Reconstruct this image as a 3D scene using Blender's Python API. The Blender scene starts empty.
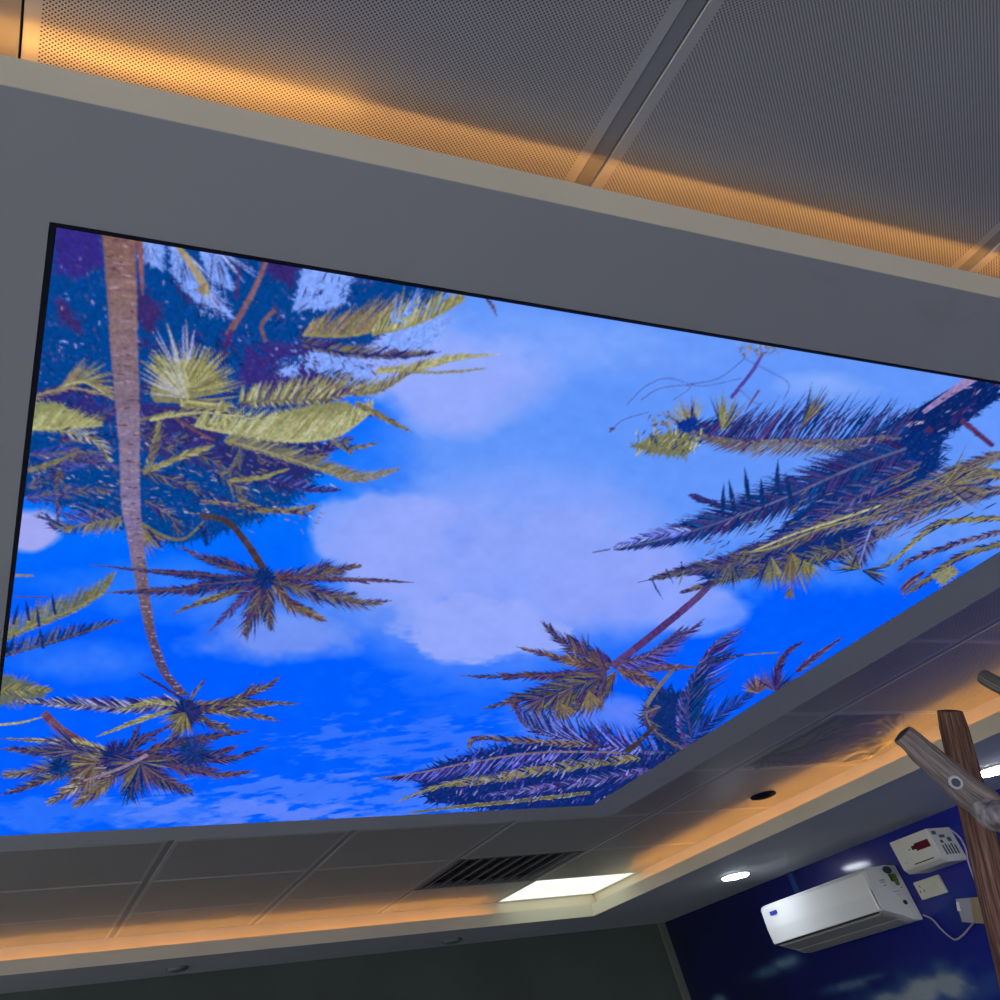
import bpy, bmesh, math, random
from mathutils import Vector, Matrix, noise
R = random.Random(11)
S = bpy.context.scene
C = S.collection
PI = math.pi

# ---------------------------------------------------------------- camera
FOC, PX, PY = 813.5, 330.56, 327.59
AX = Vector((0.94217, 0.13642, 0.30613)); AX.normalize()          # room X seen from the camera (x right, y down, z forward)
AY = Vector((-0.31033, 0.70006, 0.64312)); AY = (AY - AX * AX.dot(AY)).normalized()
AZ = AX.cross(AY)
cd = bpy.data.cameras.new('camera'); cam = bpy.data.objects.new('camera', cd); C.objects.link(cam)
rx = Vector((AX[0], AY[0], AZ[0])); dn = Vector((AX[1], AY[1], AZ[1])); fw = Vector((AX[2], AY[2], AZ[2]))
cam.matrix_world = Matrix(((rx[0], -dn[0], -fw[0], 0), (rx[1], -dn[1], -fw[1], 0), (rx[2], -dn[2], -fw[2], 0), (0, 0, 0, 1)))
cd.sensor_width = 36; cd.sensor_fit = 'HORIZONTAL'; cd.lens = FOC / 1000 * 36
cd.shift_x = (500 - PX) / 1000; cd.shift_y = (PY - 500) / 1000
cd.clip_start = 0.02; cd.clip_end = 60
S.camera = cam

def ray(x, y):
    v = Vector(((x - PX) / FOC, (y - PY) / FOC, 1.0))
    return Vector((AX.dot(v), AY.dot(v), AZ.dot(v)))
def at(x, y, z):
    r = ray(x, y); return r * (z / r.z)
def atX(x, y, X):
    r = ray(x, y); return r * (X / r.x)

# ---------------------------------------------------------------- heights and plan (metres above / in front of the camera)
HC, HB, LIP, BTOP, FLOOR = 0.712, 0.6126, 0.6596, 0.6596, -1.05
WX, WY = 3.535, 4.59               # right wall, back wall
LX, LY = 2.824, 4.175              # lip of the bulkhead
KX, KY = 2.905, 4.24               # back of the cove

# ---------------------------------------------------------------- helpers
def lin(c):
    return tuple(((v / 255) / 12.92 if v / 255 <= .04045 else ((v / 255 + .055) / 1.055) ** 2.4) for v in c[:3])
def mesh(name, verts, faces, mat, parent=None, smooth=False, mats=None, fm=None):
    me = bpy.data.meshes.new(name); me.from_pydata([tuple(v) for v in verts], [], faces)
    for m in (mats or [mat]): me.materials.append(m)
    if fm:
        for p, i in zip(me.polygons, fm): p.material_index = i
    if smooth:
        for p in me.polygons: p.use_smooth = True
    o = bpy.data.objects.new(name, me); C.objects.link(o)
    if parent: o.parent = parent
    return o
def bmobj(name, bm, mat, parent=None, smooth=False):
    me = bpy.data.meshes.new(name); bmesh.ops.recalc_face_normals(bm, faces=bm.faces); bm.to_mesh(me); bm.free(); me.materials.append(mat)
    if smooth:
        for p in me.polygons: p.use_smooth = True
    o = bpy.data.objects.new(name, me); C.objects.link(o)
    if parent: o.parent = parent
    return o
def addbox(bm, a, b, bev=0):
    r = bmesh.ops.create_cube(bm, size=1)
    for v in r['verts']:
        for i in range(3): v.co[i] = a[i] if v.co[i] < 0 else b[i]
    if bev:
        es = list({e for v in r['verts'] for e in v.link_edges})
        bmesh.ops.bevel(bm, geom=es, offset=bev, segments=2, profile=.6, affect='EDGES')
def box(name, a, b, mat, parent=None, bev=0):
    bm = bmesh.new(); addbox(bm, a, b, bev); return bmobj(name, bm, mat, parent)
def boxes(name, L, mat, parent=None, bev=0):
    bm = bmesh.new()
    for a, b in L: addbox(bm, a, b, bev)
    return bmobj(name, bm, mat, parent)
def prism(name, prof, y0, y1, mat, parent=None, bev=0):
    """profile in (x,z), extruded along y"""
    bm = bmesh.new(); A = [bm.verts.new((x, y0, z)) for x, z in prof]; B = [bm.verts.new((x, y1, z)) for x, z in prof]
    n = len(prof); bm.faces.new(A); bm.faces.new(B[::-1])
    for i in range(n): bm.faces.new((A[i], A[(i + 1) % n], B[(i + 1) % n], B[i]))
    if bev: bmesh.ops.bevel(bm, geom=bm.edges[:], offset=bev, segments=2, affect='EDGES')
    return bmobj(name, bm, mat, parent)
def lathe(name, prof, ctr, mat, parent=None, n=48, smooth=False):
    """profile (r,z) about a vertical axis"""
    V = []; F = []
    for r, z in prof:
        for k in range(n): V.append((ctr[0] + r * math.cos(2 * PI * k / n), ctr[1] + r * math.sin(2 * PI * k / n), ctr[2] + z))
    for i in range(len(prof) - 1):
        for k in range(n): F.append((i * n + k, i * n + (k + 1) % n, (i + 1) * n + (k + 1) % n, (i + 1) * n + k))
    F.append(tuple(range(n))[::-1]); F.append(tuple(range((len(prof) - 1) * n, len(prof) * n)))
    return mesh(name, V, F, mat, parent, smooth)
def frame3(d):
    d = d.normalized(); u = d.cross(Vector((0, 0, 1)))
    if u.length < .05: u = d.cross(Vector((1, 0, 0)))
    u.normalize(); return d, u, d.cross(u).normalized()
def tube(name, pts, rad, mat, parent=None, n=16, rough=0, seed=0):
    V = []; F = []; m = len(pts)
    for i, p in enumerate(pts):
        p = Vector(p); d = Vector(pts[min(i + 1, m - 1)]) - Vector(pts[max(i - 1, 0)]); d, u, w = frame3(d)
        r = rad[i] if isinstance(rad, (list, tuple)) else rad
        for k in range(n):
            a = 2 * PI * k / n; q = u * math.cos(a) + w * math.sin(a)
            rr = r * (1 + rough * noise.noise(p * 14 + q * 1.3 + Vector((seed, 0, 0)))) if rough else r
            V.append(p + q * rr)
    for i in range(m - 1):
        for k in range(n): F.append((i * n + k, i * n + (k + 1) % n, (i + 1) * n + (k + 1) % n, (i + 1) * n + k))
    F.append(tuple(range(n))[::-1]); F.append(tuple(range((m - 1) * n, m * n)))
    o = mesh(name, V, F, mat, parent, True)
    for p in o.data.polygons[-2:]: p.use_smooth = False
    return o
def spline(P, n):
    """Catmull-Rom through the points"""
    P = [tuple(p) for p in P]; Q = [P[0]] + P + [P[-1]]; out = []; m = len(P) - 1; D = len(P[0])
    for i in range(n + 1):
        t = i / n * m; k = min(int(t), m - 1); u = t - k; a, b, c, d = Q[k:k + 4]
        out.append(tuple(.5 * (2 * b[j] + (c[j] - a[j]) * u + (2 * a[j] - 5 * b[j] + 4 * c[j] - d[j]) * u * u + (3 * b[j] - a[j] - 3 * c[j] + d[j]) * u ** 3) for j in range(D)))
    return out
def empty(name, loc=(0, 0, 0)):
    o = bpy.data.objects.new(name, None); o.location = loc; o.empty_display_size = .05; C.objects.link(o); return o
def tag(o, label, cat, group=None):
    o['label'] = label; o['category'] = cat
    if group: o['group'] = group
    return o
def struct(o): o['kind'] = 'structure'; return o
def rooted(root, parts):
    """keep parts where they are while the Empty sits at the thing's base"""
    for p in parts:
        p.parent = root; p.matrix_parent_inverse = Matrix.Translation(-root.location)

# ---------------------------------------------------------------- materials
def newmat(name):
    m = bpy.data.materials.new(name); m.use_nodes = True; nt = m.node_tree; return m, nt, nt.nodes['Principled BSDF']
def N(nt, t, **kw):
    n = nt.nodes.new(t)
    for k, v in kw.items(): setattr(n, k, v)
    return n
def math_(nt, op, a, b=None, c=None):
    n = N(nt, 'ShaderNodeMath', operation=op)
    for i, v in enumerate((a, b, c)):
        if v is None: continue
        if isinstance(v, (int, float)): n.inputs[i].default_value = v
        else: nt.links.new(v, n.inputs[i])
    return n.outputs[0]
def mixc(nt, f, a, b):
    n = N(nt, 'ShaderNodeMix', data_type='RGBA')
    if isinstance(f, (int, float)): n.inputs[0].default_value = f
    else: nt.links.new(f, n.inputs[0])
    for i, v in ((6, a), (7, b)):
        if isinstance(v, tuple): n.inputs[i].default_value = (*v[:3], 1)
        else: nt.links.new(v, n.inputs[i])
    return n.outputs[2]
def ramp(nt, f, stops):
    n = N(nt, 'ShaderNodeValToRGB'); nt.links.new(f, n.inputs[0]); e = n.color_ramp.elements
    while len(e) < len(stops): e.new(.5)
    for i, (p, c) in enumerate(stops): e[i].position = p; e[i].color = (*c[:3], 1)
    return n.outputs[0]
def plain(name, col, rough=.6, nscale=6, namt=.12, metal=0, bump=0, spec=.5):
    m, nt, b = newmat(name); tc = N(nt, 'ShaderNodeTexCoord'); no = N(nt, 'ShaderNodeTexNoise')
    no.inputs['Scale'].default_value = nscale; no.inputs['Detail'].default_value = 5
    nt.links.new(tc.outputs['Object'], no.inputs['Vector'])
    d = tuple(max(0, v * (1 - namt)) for v in col); l = tuple(min(1, v * (1 + namt)) for v in col)
    nt.links.new(ramp(nt, no.outputs[0], [(.3, d), (.7, l)]), b.inputs['Base Color'])
    b.inputs['Roughness'].default_value = rough; b.inputs['Metallic'].default_value = metal
    b.inputs['Specular IOR Level'].default_value = spec
    if bump:
        bp = N(nt, 'ShaderNodeBump'); bp.inputs['Strength'].default_value = bump; bp.inputs['Distance'].default_value = .002
        nt.links.new(no.outputs[0], bp.inputs['Height']); nt.links.new(bp.outputs[0], b.inputs['Normal'])
    return m
def glow(name, col, st, back=.0):
    m, nt, b = newmat(name); nt.nodes.remove(b); e = N(nt, 'ShaderNodeEmission'); e.inputs[0].default_value = (*col, 1); e.inputs[1].default_value = st
    nt.links.new(e.outputs[0], nt.nodes['Material Output'].inputs[0]); return m

def gypsum():
    m, nt, b = newmat('painted gypsum'); tc = N(nt, 'ShaderNodeTexCoord')
    a = N(nt, 'ShaderNodeTexNoise'); a.inputs['Scale'].default_value = 1.6; a.inputs['Detail'].default_value = 3
    s = N(nt, 'ShaderNodeTexNoise'); s.inputs['Scale'].default_value = 9; s.inputs['Detail'].default_value = 6; s.inputs['Distortion'].default_value = .6
    nt.links.new(tc.outputs['Object'], a.inputs[0]); nt.links.new(tc.outputs['Object'], s.inputs[0])
    base = ramp(nt, a.outputs[0], [(.3, (.44, .465, .50)), (.7, (.49, .515, .55))])
    sm = ramp(nt, s.outputs[0], [(.66, (0, 0, 0)), (.76, (1, 1, 1))])
    nt.links.new(mixc(nt, math_(nt, 'MULTIPLY', sm, .22), base, (.25, .25, .23)), b.inputs['Base Color'])
    b.inputs['Roughness'].default_value = .62
    return m
M_gyp = gypsum()
M_cove = plain('cove paint', (.60, .52, .42), .6, 3, .06)
M_lip = plain('lip paint with warm spill', (.54, .50, .41), .6, 4, .05)  # cream tint paints in the yellowish spill of the light strips
M_wallback = plain('dark olive wall paint', (.045, .060, .054), .7, 2.0, .2)
M_trim = plain('grey olive column paint', (.10, .11, .095), .6, 3, .2)
M_floor = plain('grey floor tiles', (.38, .385, .40), .4, 2, .1)
M_black = plain('matte black', (.006, .006, .02), .35, 8, .1)
M_dark = plain('dark plenum', (.012, .012, .014), .9)
M_bar = plain('grey grid bar', (.42, .43, .45), .42, 5, .04, metal=.5)
M_white = plain('white plastic', (.66, .67, .67), .32, 5, .04)
M_white2 = plain('off white plastic', (.55, .55, .52), .4, 7, .05)
M_ivory = plain('ivory plastic', (.52, .53, .45), .4, 7, .05)
M_card = plain('brown plastic', (.26, .20, .12), .6, 9, .15)
M_under = plain('grey louver plastic', (.30, .31, .30), .5, 12, .05)
M_blackline = plain('black rubber', (.01, .011, .02), .4)
M_blue = plain('blue badge', (.02, .03, .30), .4)
M_blue2 = plain('pale blue badge lettering', (.30, .36, .75), .4)
M_green = plain('green sticker', (.12, .22, .03), .5)
M_yell = plain('yellow green sticker', (.42, .46, .10), .5)
M_dkst = plain('dark sticker', (.05, .07, .10), .5)
M_print = plain('pale grey print', (.28, .30, .36), .5)
M_red = plain('dark red display', (.10, .005, .02), .2)
M_chrome = plain('chrome', (.75, .75, .75), .15, 5, .03, metal=1)
M_ring = plain('white lamp ring', (.55, .56, .58), .4)
M_trunk = plain('blue painted trunking', (.004, .03, .14), .35, 5, .1)
M_cab = plain('grey cable', (.30, .29, .40), .5)
M_speaker = plain('dark blue speaker mesh', (.003, .006, .022), .7, spec=.1)
M_slat = plain('grey vent slat', (.16, .16, .17), .5)
M_off = plain('unlit lamp cover', (.14, .15, .15), .4)

def perforated(w, d):
    """white metal tile with punched holes on a staggered grid, plain margin; (w,d) = half sizes of the punched field"""
    m, nt, b = newmat('perforated metal tile'); tc = N(nt, 'ShaderNodeTexCoord'); sp = N(nt, 'ShaderNodeSeparateXYZ')
    nt.links.new(tc.outputs['Object'], sp.inputs[0]); x, y = sp.outputs[0], sp.outputs[1]
    u = math_(nt, 'DIVIDE', x, .0050); v = math_(nt, 'DIVIDE', y, .00405)
    def dist(o):
        a = math_(nt, 'SUBTRACT', math_(nt, 'FRACT', math_(nt, 'ADD', u, o + 100)), .5)
        c = math_(nt, 'SUBTRACT', math_(nt, 'FRACT', math_(nt, 'ADD', v, o + 100)), .5)
        return math_(nt, 'SQRT', math_(nt, 'ADD', math_(nt, 'MULTIPLY', a, a), math_(nt, 'MULTIPLY', c, c)))
    dd = math_(nt, 'MINIMUM', dist(0), dist(.5))
    hole = math_(nt, 'LESS_THAN', dd, .195)
    fld = math_(nt, 'MULTIPLY', math_(nt, 'LESS_THAN', math_(nt, 'ABSOLUTE', x), w), math_(nt, 'LESS_THAN', math_(nt, 'ABSOLUTE', y), d))
    hole = math_(nt, 'MULTIPLY', hole, fld)
    no = N(nt, 'ShaderNodeTexNoise'); no.inputs['Scale'].default_value = 3; nt.links.new(tc.outputs['Object'], no.inputs[0])
    base = ramp(nt, no.outputs[0], [(.3, (.68, .68, .68)), (.7, (.74, .74, .74))])
    nt.links.new(mixc(nt, hole, base, (.055, .05, .046)), b.inputs['Base Color'])
    b.inputs['Roughness'].default_value = .38; b.inputs['Metallic'].default_value = .5
    nt.links.new(math_(nt, 'SUBTRACT', .5, math_(nt, 'MULTIPLY', hole, .45)), b.inputs['Specular IOR Level'])
    return m

def wood(name, c0, c1, c2, seed):
    m, nt, b = newmat(name); tc = N(nt, 'ShaderNodeTexCoord'); mp = N(nt, 'ShaderNodeMapping')
    at_ = N(nt, 'ShaderNodeAttribute', attribute_name='grain')
    nt.links.new(at_.outputs['Vector'], mp.inputs[0]); mp.inputs['Scale'].default_value = (2.2, 2.2, 5.0); mp.inputs['Location'].default_value = (seed, seed, 0)
    a = N(nt, 'ShaderNodeTexNoise'); a.inputs['Scale'].default_value = 1.4; a.inputs['Detail'].default_value = 6; a.inputs['Roughness'].default_value = .6
    nt.links.new(mp.outputs[0], a.inputs[0])
    nt.links.new(ramp(nt, a.outputs[0], [(.34, c0), (.5, c1), (.68, c2)]), b.inputs['Base Color'])
    bp = N(nt, 'ShaderNodeBump'); bp.inputs['Strength'].default_value = .6; bp.inputs['Distance'].default_value = .006
    nt.links.new(a.outputs[0], bp.inputs['Height']); nt.links.new(bp.outputs[0], b.inputs['Normal'])
    b.inputs['Roughness'].default_value = .8
    return m
M_post = wood('reddish brown bark', (.03, .015, .012), (.15, .07, .045), (.27, .17, .12), 3)
M_beam = wood('weathered grey wood', (.07, .055, .05), (.22, .18, .16), (.36, .31, .28), 8)
M_stub = wood('dark grey wood', (.03, .03, .03), (.12, .12, .11), (.24, .23, .21), 5)
M_endg = plain('dark end grain', (.05, .048, .05), .8, 60, .4, bump=.4)
M_birch = plain('mottled pale bark', (.26, .23, .21), .8, 38, .8, bump=.3)
def colmat(name, emit=None, rough=.5):
    m, nt, b = newmat(name); a = N(nt, 'ShaderNodeAttribute', attribute_name='paint')
    if emit:
        nt.nodes.remove(b); e = N(nt, 'ShaderNodeEmission'); nt.links.new(a.outputs[0], e.inputs[0]); e.inputs[1].default_value = emit
        nt.links.new(e.outputs[0], nt.nodes['Material Output'].inputs[0])
    else:
        nt.links.new(a.outputs[0], b.inputs['Base Color']); b.inputs['Roughness'].default_value = .42; b.inputs['Specular IOR Level'].default_value = .3; b.inputs['Coat Weight'].default_value = .6; b.inputs['Coat Roughness'].default_value = .11
    return m

# ---------------------------------------------------------------- room shell
struct(box('floor', (-4.5, -4, FLOOR - .05), (WX + .2, WY + .2, FLOOR), M_floor))
struct(box('wall_back', (-4.5, WY, FLOOR), (WX + .1, WY + .1, HC + .1), M_wallback))
struct(box('trim_2', (WX - .045, WY - .012, FLOOR), (WX, WY, HB), M_trim, bev=.003))

# right wall: a glossy printed sky mural
def fbm(x, y, o=4, s=0):
    v = 0; a = .5; t = 0
    for i in range(o):
        v += a * noise.noise(Vector((x, y, s))); t += a; x *= 2.05; y *= 2.05; a *= .5
    return v / t
def wall_mural():
    y0, y1, z0, z1 = -4, WY + .0, FLOOR, HC + .08
    blobs = []                                   # (Y, Z, ry, rz, amount)
    for px, py, ry, rz, k in ((920, 992, .13, .045, .9), (950, 985, .10, .05, .8), (895, 1004, .16, .04, .7), (985, 985, .2, .03, .22),
                              (785, 962, .10, .018, .5), (765, 972, .10, .018, .35), (850, 985, .13, .014, .45), (870, 978, .08, .01, .35), (720, 1000, .05, .02, .5), (955, 905, .12, .05, .12)):
        p = atX(px, py, WX); blobs.append((p.y, p.z, ry, rz, k))
    for i in range(26): blobs.append((R.uniform(-4, 4.4), R.uniform(FLOOR + .1, -.08), R.uniform(.1, .4), R.uniform(.04, .1), R.uniform(.3, 1)))
    ny, nz = 330, 120; V = []; F = []; cols = []
    for j in range(nz + 1):
        for i in range(ny + 1):
            y = y0 + (y1 - y0) * i / ny if i < 20 else 1.6 + (y1 - 1.6) * (i - 20) / (ny - 20)
            if i < 20: y = y0 + (1.6 - y0) * i / 20
            z = z0 + (-.15 - z0) * j / 30 if j < 30 else -.15 + (z1 + .15) * (j - 30) / (nz - 30)
            V.append((WX, y, z))
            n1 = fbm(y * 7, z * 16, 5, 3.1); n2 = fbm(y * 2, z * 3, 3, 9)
            k = 0
            for by, bz, ry, rz, am in blobs:
                d = ((y - by) / ry) ** 2 + ((z - bz) / rz) ** 2
                if d < 9: k = max(k, am * min(1, max(0, math.exp(-d) * 1.25 + n1 * 1.5 * math.exp(-d * .5))))
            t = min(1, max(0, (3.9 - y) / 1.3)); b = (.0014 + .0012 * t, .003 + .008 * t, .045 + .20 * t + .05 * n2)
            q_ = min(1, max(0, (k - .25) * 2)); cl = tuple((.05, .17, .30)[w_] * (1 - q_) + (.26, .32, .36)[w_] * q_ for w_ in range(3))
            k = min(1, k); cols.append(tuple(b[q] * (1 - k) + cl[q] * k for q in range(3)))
    for j in range(nz):
        for i in range(ny): a = j * (ny + 1) + i; F.append((a, a + ny + 1, a + ny + 2, a + 1))
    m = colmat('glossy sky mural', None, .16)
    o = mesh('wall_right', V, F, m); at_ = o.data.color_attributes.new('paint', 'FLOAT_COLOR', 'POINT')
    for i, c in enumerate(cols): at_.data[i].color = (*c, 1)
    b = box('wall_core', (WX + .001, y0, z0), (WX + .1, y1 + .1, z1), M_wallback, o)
    return struct(o)
wall_mural()

# ---------------------------------------------------------------- ceiling of perforated tiles
XS = [-1.8805 + .603 * i for i in range(8)]; XS = [x for x in XS] + [KX + .0215]     # dark joint lines
YS = [1.437 + .4785 * j for j in range(-6, 6)] + [KY]
ceil_ = struct(box('ceiling', (-4.5, -4, HC + .03), (WX + .1, WY + .1, HC + .08), M_dark))
hx, hy = (.603 - .0225) / 2, .4785 / 2
M_perf = perforated(hx - .0135, hy - .0135)
def tile(x0, x1, y0, y1):
    w, d = (x1 - x0) / 2, (y1 - y0) / 2; c = ((x0 + x1) / 2, (y0 + y1) / 2)
    bm = bmesh.new(); V = [bm.verts.new((sx * w, sy * d, 0)) for sx, sy in ((-1, -1), (1, -1), (1, 1), (-1, 1))]
    I = [bm.verts.new((sx * (w - .0007), sy * (d - .0007), -.0022)) for sx, sy in ((-1, -1), (1, -1), (1, 1), (-1, 1))]
    U = [bm.verts.new((sx * w, sy * d, .02)) for sx, sy in ((-1, -1), (1, -1), (1, 1), (-1, 1))]
    bm.faces.new(I)
    for i in range(4): bm.faces.new((V[i], V[(i + 1) % 4], I[(i + 1) % 4], I[i])); bm.faces.new((U[i], U[(i + 1) % 4], V[(i + 1) % 4], V[i]))
    o = bmobj('ceiling_panel', bm, M_perf, ceil_); o.location = (c[0], c[1], HC + .0022); return o
VENT = (XS[6], XS[7]); ngx = len(XS) - 1
for i in range(ngx):
    for j in range(len(YS) - 1):
        x0, x1 = XS[i] + .001, XS[i + 1] - .0215
        if i == ngx - 2 + 0 and False: pass
        if abs(XS[i] - 1.733) < .05 and abs(YS[j] - 3.351) < .05: continue        # air vent
        if i == ngx - 1 and j == len(YS) - 2: continue                              # panel light
        tile(x0 - .0008, x1 - .0001, YS[j] + .0009, YS[j + 1] - .0009)
for i in range(ngx + 1):
    if i == 0 or i == ngx: continue
    box('grid_bar', (XS[i] - .0213, YS[0], HC + .0008), (XS[i] - .0020, KY, HC + .014), M_bar, ceil_)

# ---------------------------------------------------------------- perimeter bulkhead with light cove (L shaped)
T = .012
def Lring(bm, x0, y0, x1, y1, z0, z1):
    """strip of plan between the L at (x0,y0) and the larger L at (x1,y1), open to the left and to the front"""
    addbox(bm, (-4.5, y0, z0), (x1, y1, z1)); addbox(bm, (x0, -4, z0), (x1, y0 , z1))
bm = bmesh.new(); Lring(bm, LX, LY, WX, WY, HB, HB + T); bulk = struct(bmobj('trim_1', bm, M_gyp))
bm = bmesh.new(); Lring(bm, LX - .0005, LY - .0005, LX + .010, LY + .010, HB + .0005, LIP); lip_o = bmobj('cove_lip', bm, M_lip, bulk)
bm = bmesh.new(); Lring(bm, KX, KY, KX + .02, KY + .02, HB + T, HC + .03); bmobj('cove_back', bm, M_cove, bulk)
bm = bmesh.new(); Lring(bm, LX + .010, LY + .010, KX, KY, HB + T, HB + T + .002); bmobj('cove_floor', bm, M_cove, bulk)

WARM = (1.0, .455, .09)
M_led = glow('warm light strip', WARM, 9)
def strip(name, pts, w, h, mat, nrm=Vector((0, 0, 1))):
    V = []; F = []
    for i, p in enumerate(pts):
        p = Vector(p); d = (Vector(pts[min(i + 1, len(pts) - 1)]) - Vector(pts[max(i - 1, 0)])).normalized(); s = d.cross(nrm).normalized() * w / 2
        for a, b in ((-1, 0), (1, 0), (1, 1), (-1, 1)): V.append(p + s * a + nrm * (h * b))
    for i in range(len(pts) - 1):
        for k in range(4): a = i * 4; F.append((a + k, a + (k + 1) % 4, a + 4 + (k + 1) % 4, a + 4 + k))
    F.append((0, 1, 2, 3)); n = len(V); F.append((n - 4, n - 1, n - 2, n - 3))
    return mesh(name, V, F, mat)
zc = .6395
o = strip('light_strip', [(-4.4, LY + .037, zc + .008), (2.30, LY + .037, zc + .008)], .007, .003, M_led)
tag(o, 'warm orange light strip lying in the cove over the dark back wall', 'light strip')
o = strip('light_strip', [(LX + .042, -3.9, zc + .008), (LX + .042, 3.80, zc + .008)], .007, .003, M_led)
tag(o, 'warm orange light strip in the cove over the blue mural wall', 'light strip')

# ---------------------------------------------------------------- suspended surround of the screen
bx0, bx1, by0, by1 = -.186, 1.843, .3565, 2.463
sx0, sx1, sy0, sy1 = -.0272, 1.6905, .4825, 2.340
sur = empty('screen_surround', (bx0, by0, HB))
tag(sur, 'grey box shaped ceiling surround hung below the tiles, framing the sky screen', 'ceiling surround')
bm = bmesh.new()
addbox(bm, (bx0, by0, HB), (bx1, sy0, HB + T)); addbox(bm, (bx0, sy1, HB), (bx1, by1, HB + T))
addbox(bm, (bx0, sy0, HB), (sx0, sy1, HB + T)); addbox(bm, (sx1, sy0, HB), (bx1, sy1, HB + T))
face = bmobj('face_board', bm, M_gyp)
bm = bmesh.new()
addbox(bm, (bx0, by0 - .0004, HB + .0005), (bx1, by0 + .012, BTOP)); addbox(bm, (bx0, by1 - .012, HB + .0005), (bx1, by1 + .0004, BTOP))
addbox(bm, (bx0 - .0004, by0, HB + .0005), (bx0 + .012, by1, BTOP)); addbox(bm, (bx1 - .012, by0, HB + .0005), (bx1 + .0004, by1, BTOP))
side = bmobj('side_board', bm, M_lip)
bed = box('tray', (bx0 + .012, by0 + .012, HB + T), (bx1 - .012, by1 - .012, HB + T + .002), M_cove)
hang = []
for hx_, hy_ in ((.25, .75), (1.5, .75), (.25, 2.1), (1.5, 2.1)):
    hang.append(box('hanger_rod', (hx_ - .005, hy_ - .005, HB + T), (hx_ + .005, hy_ + .005, HC), M_chrome))
rooted(sur, [face, side, bed] + hang)
zs = .630
pts = [(bx0 + .03, by0 + .0224, zs), (bx1 - .03, by0 + .0224, zs)]
o = strip('light_strip', pts, .003, .003, glow('warm light strip bright', WARM, 13))
tag(o, 'warm orange light strip along the near edge of the screen surround', 'light strip')
# a length of strip that has sprung up out of the tray near the left end
lp = spline([(-.17, .40, .650), (-.08, .385, .672), (.02, .382, .680), (.12, .383, .668), (.26, .383, .646)], 24)
o = strip('light_strip', lp, .005, .003, glow('warm light strip loose', WARM, 7))
tag(o, 'loose end of warm light strip sprung up at left of the surround', 'light strip')

# ---------------------------------------------------------------- the sky screen
scr = empty('video_screen', (sx0, sy0, HB))
tag(scr, 'large ceiling video screen showing palm trees against a blue cloudy sky', 'screen')
zd = HB - .0012
ix0, ix1, iy0, iy1 = -.0205, 1.6895, .4868, 2.3395       # lit area
casing = box('casing', (sx0 + .0006, sy0 + .0006, HB - .0006), (sx1 - .0002, sy1 - .0002, HB + T - .0005), M_black)

import numpy as np
GW, GH = 2000, 1680                      # paint resolution; the display carries half of it in each direction
rs = np.random.RandomState(5)
gx = ix0 + (ix1 - ix0) * (np.arange(GW) + .5) / GW; gy = iy0 + (iy1 - iy0) * (np.arange(GH) + .5) / GH
GX, GY = np.meshgrid(gx, gy)
cz = AX[2] * GX + AY[2] * GY + AZ[2] * HB
UX = (PX + FOC * (AX[0] * GX + AY[0] * GY + AZ[0] * HB) / cz).astype(np.float32)      # sketch coordinates of every cell
UY = (PY + FOC * (AX[1] * GX + AY[1] * GY + AZ[1] * HB) / cz).astype(np.float32)
def vnoise(x, y, seed):
    g = np.random.RandomState(seed).rand(512, 512).astype(np.float32)
    xi = np.floor(x).astype(int); yi = np.floor(y).astype(int); u = x - xi; v = y - yi; u = u * u * (3 - 2 * u); v = v * v * (3 - 2 * v)
    xi %= 511; yi %= 511
    return (g[yi, xi] * (1 - u) + g[yi, xi + 1] * u) * (1 - v) + (g[yi + 1, xi] * (1 - u) + g[yi + 1, xi + 1] * u) * v
def fb(sx, sy, seed, o=5, rot=0.0):
    c, s_ = math.cos(rot), math.sin(rot); x = (UX * c + UY * s_) / sx + 40; y = (-UX * s_ + UY * c) / sy + 40; r = 0; a = .5; t = 0
    for i in range(o): r = r + a * vnoise(x, y, seed + i); t += a; x = x * 2.03; y = y * 2.03; a *= .55
    return r / t
def poly(P, c, k=None):
    q = np.array([tuple(at(p[0], p[1], HB))[:2] for p in P]); X = (q[:, 0] - ix0) / (ix1 - ix0) * GW; Y = (q[:, 1] - iy0) / (iy1 - iy0) * GH
    x0, x1 = max(0, int(X.min())), min(GW, int(X.max()) + 2); y0, y1 = max(0, int(Y.min())), min(GH, int(Y.max()) + 2)
    if x1 <= x0 or y1 <= y0: return
    xx = np.arange(x0, x1) + .5; yy = (np.arange(y0, y1) + .5)[:, None]; m = np.zeros((y1 - y0, x1 - x0), bool); n = len(P)
    for i in range(n):
        xa, ya, xb, yb = X[i], Y[i], X[(i + 1) % n], Y[(i + 1) % n]
        if ya == yb: continue
        m ^= ((ya > yy) != (yb > yy)) & (xx < (xb - xa) * (yy - ya) / (yb - ya) + xa)
    IMG[y0:y1, x0:x1][m] = lin(c)
def jit(c, a=14):
    d = R.uniform(-a, a); return tuple(min(255, max(0, v + d + R.uniform(-a, a) * .3)) for v in c)
NAVY, NAVY2, PURP, PLUM = (4, 60, 134), (12, 46, 108), (58, 42, 108), (92, 70, 118)
OLV, OLV2, LOLV, PALE, TAN, BRN, SKYL, SKYM, GRY = (132, 128, 98), (100, 96, 84), (162, 162, 132), (172, 172, 190), (138, 116, 98), (94, 70, 80), (128, 164, 252), (84, 128, 248), (98, 98, 120)
OLV, OLV2, LOLV, PALE, TAN, BRN, SKYL, SKYM, GRY = (148, 146, 82), (118, 114, 78), (182, 184, 124), (176, 178, 190), (146, 122, 92), (104, 74, 78), (128, 164, 252), (84, 128, 248), (100, 100, 120)
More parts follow.
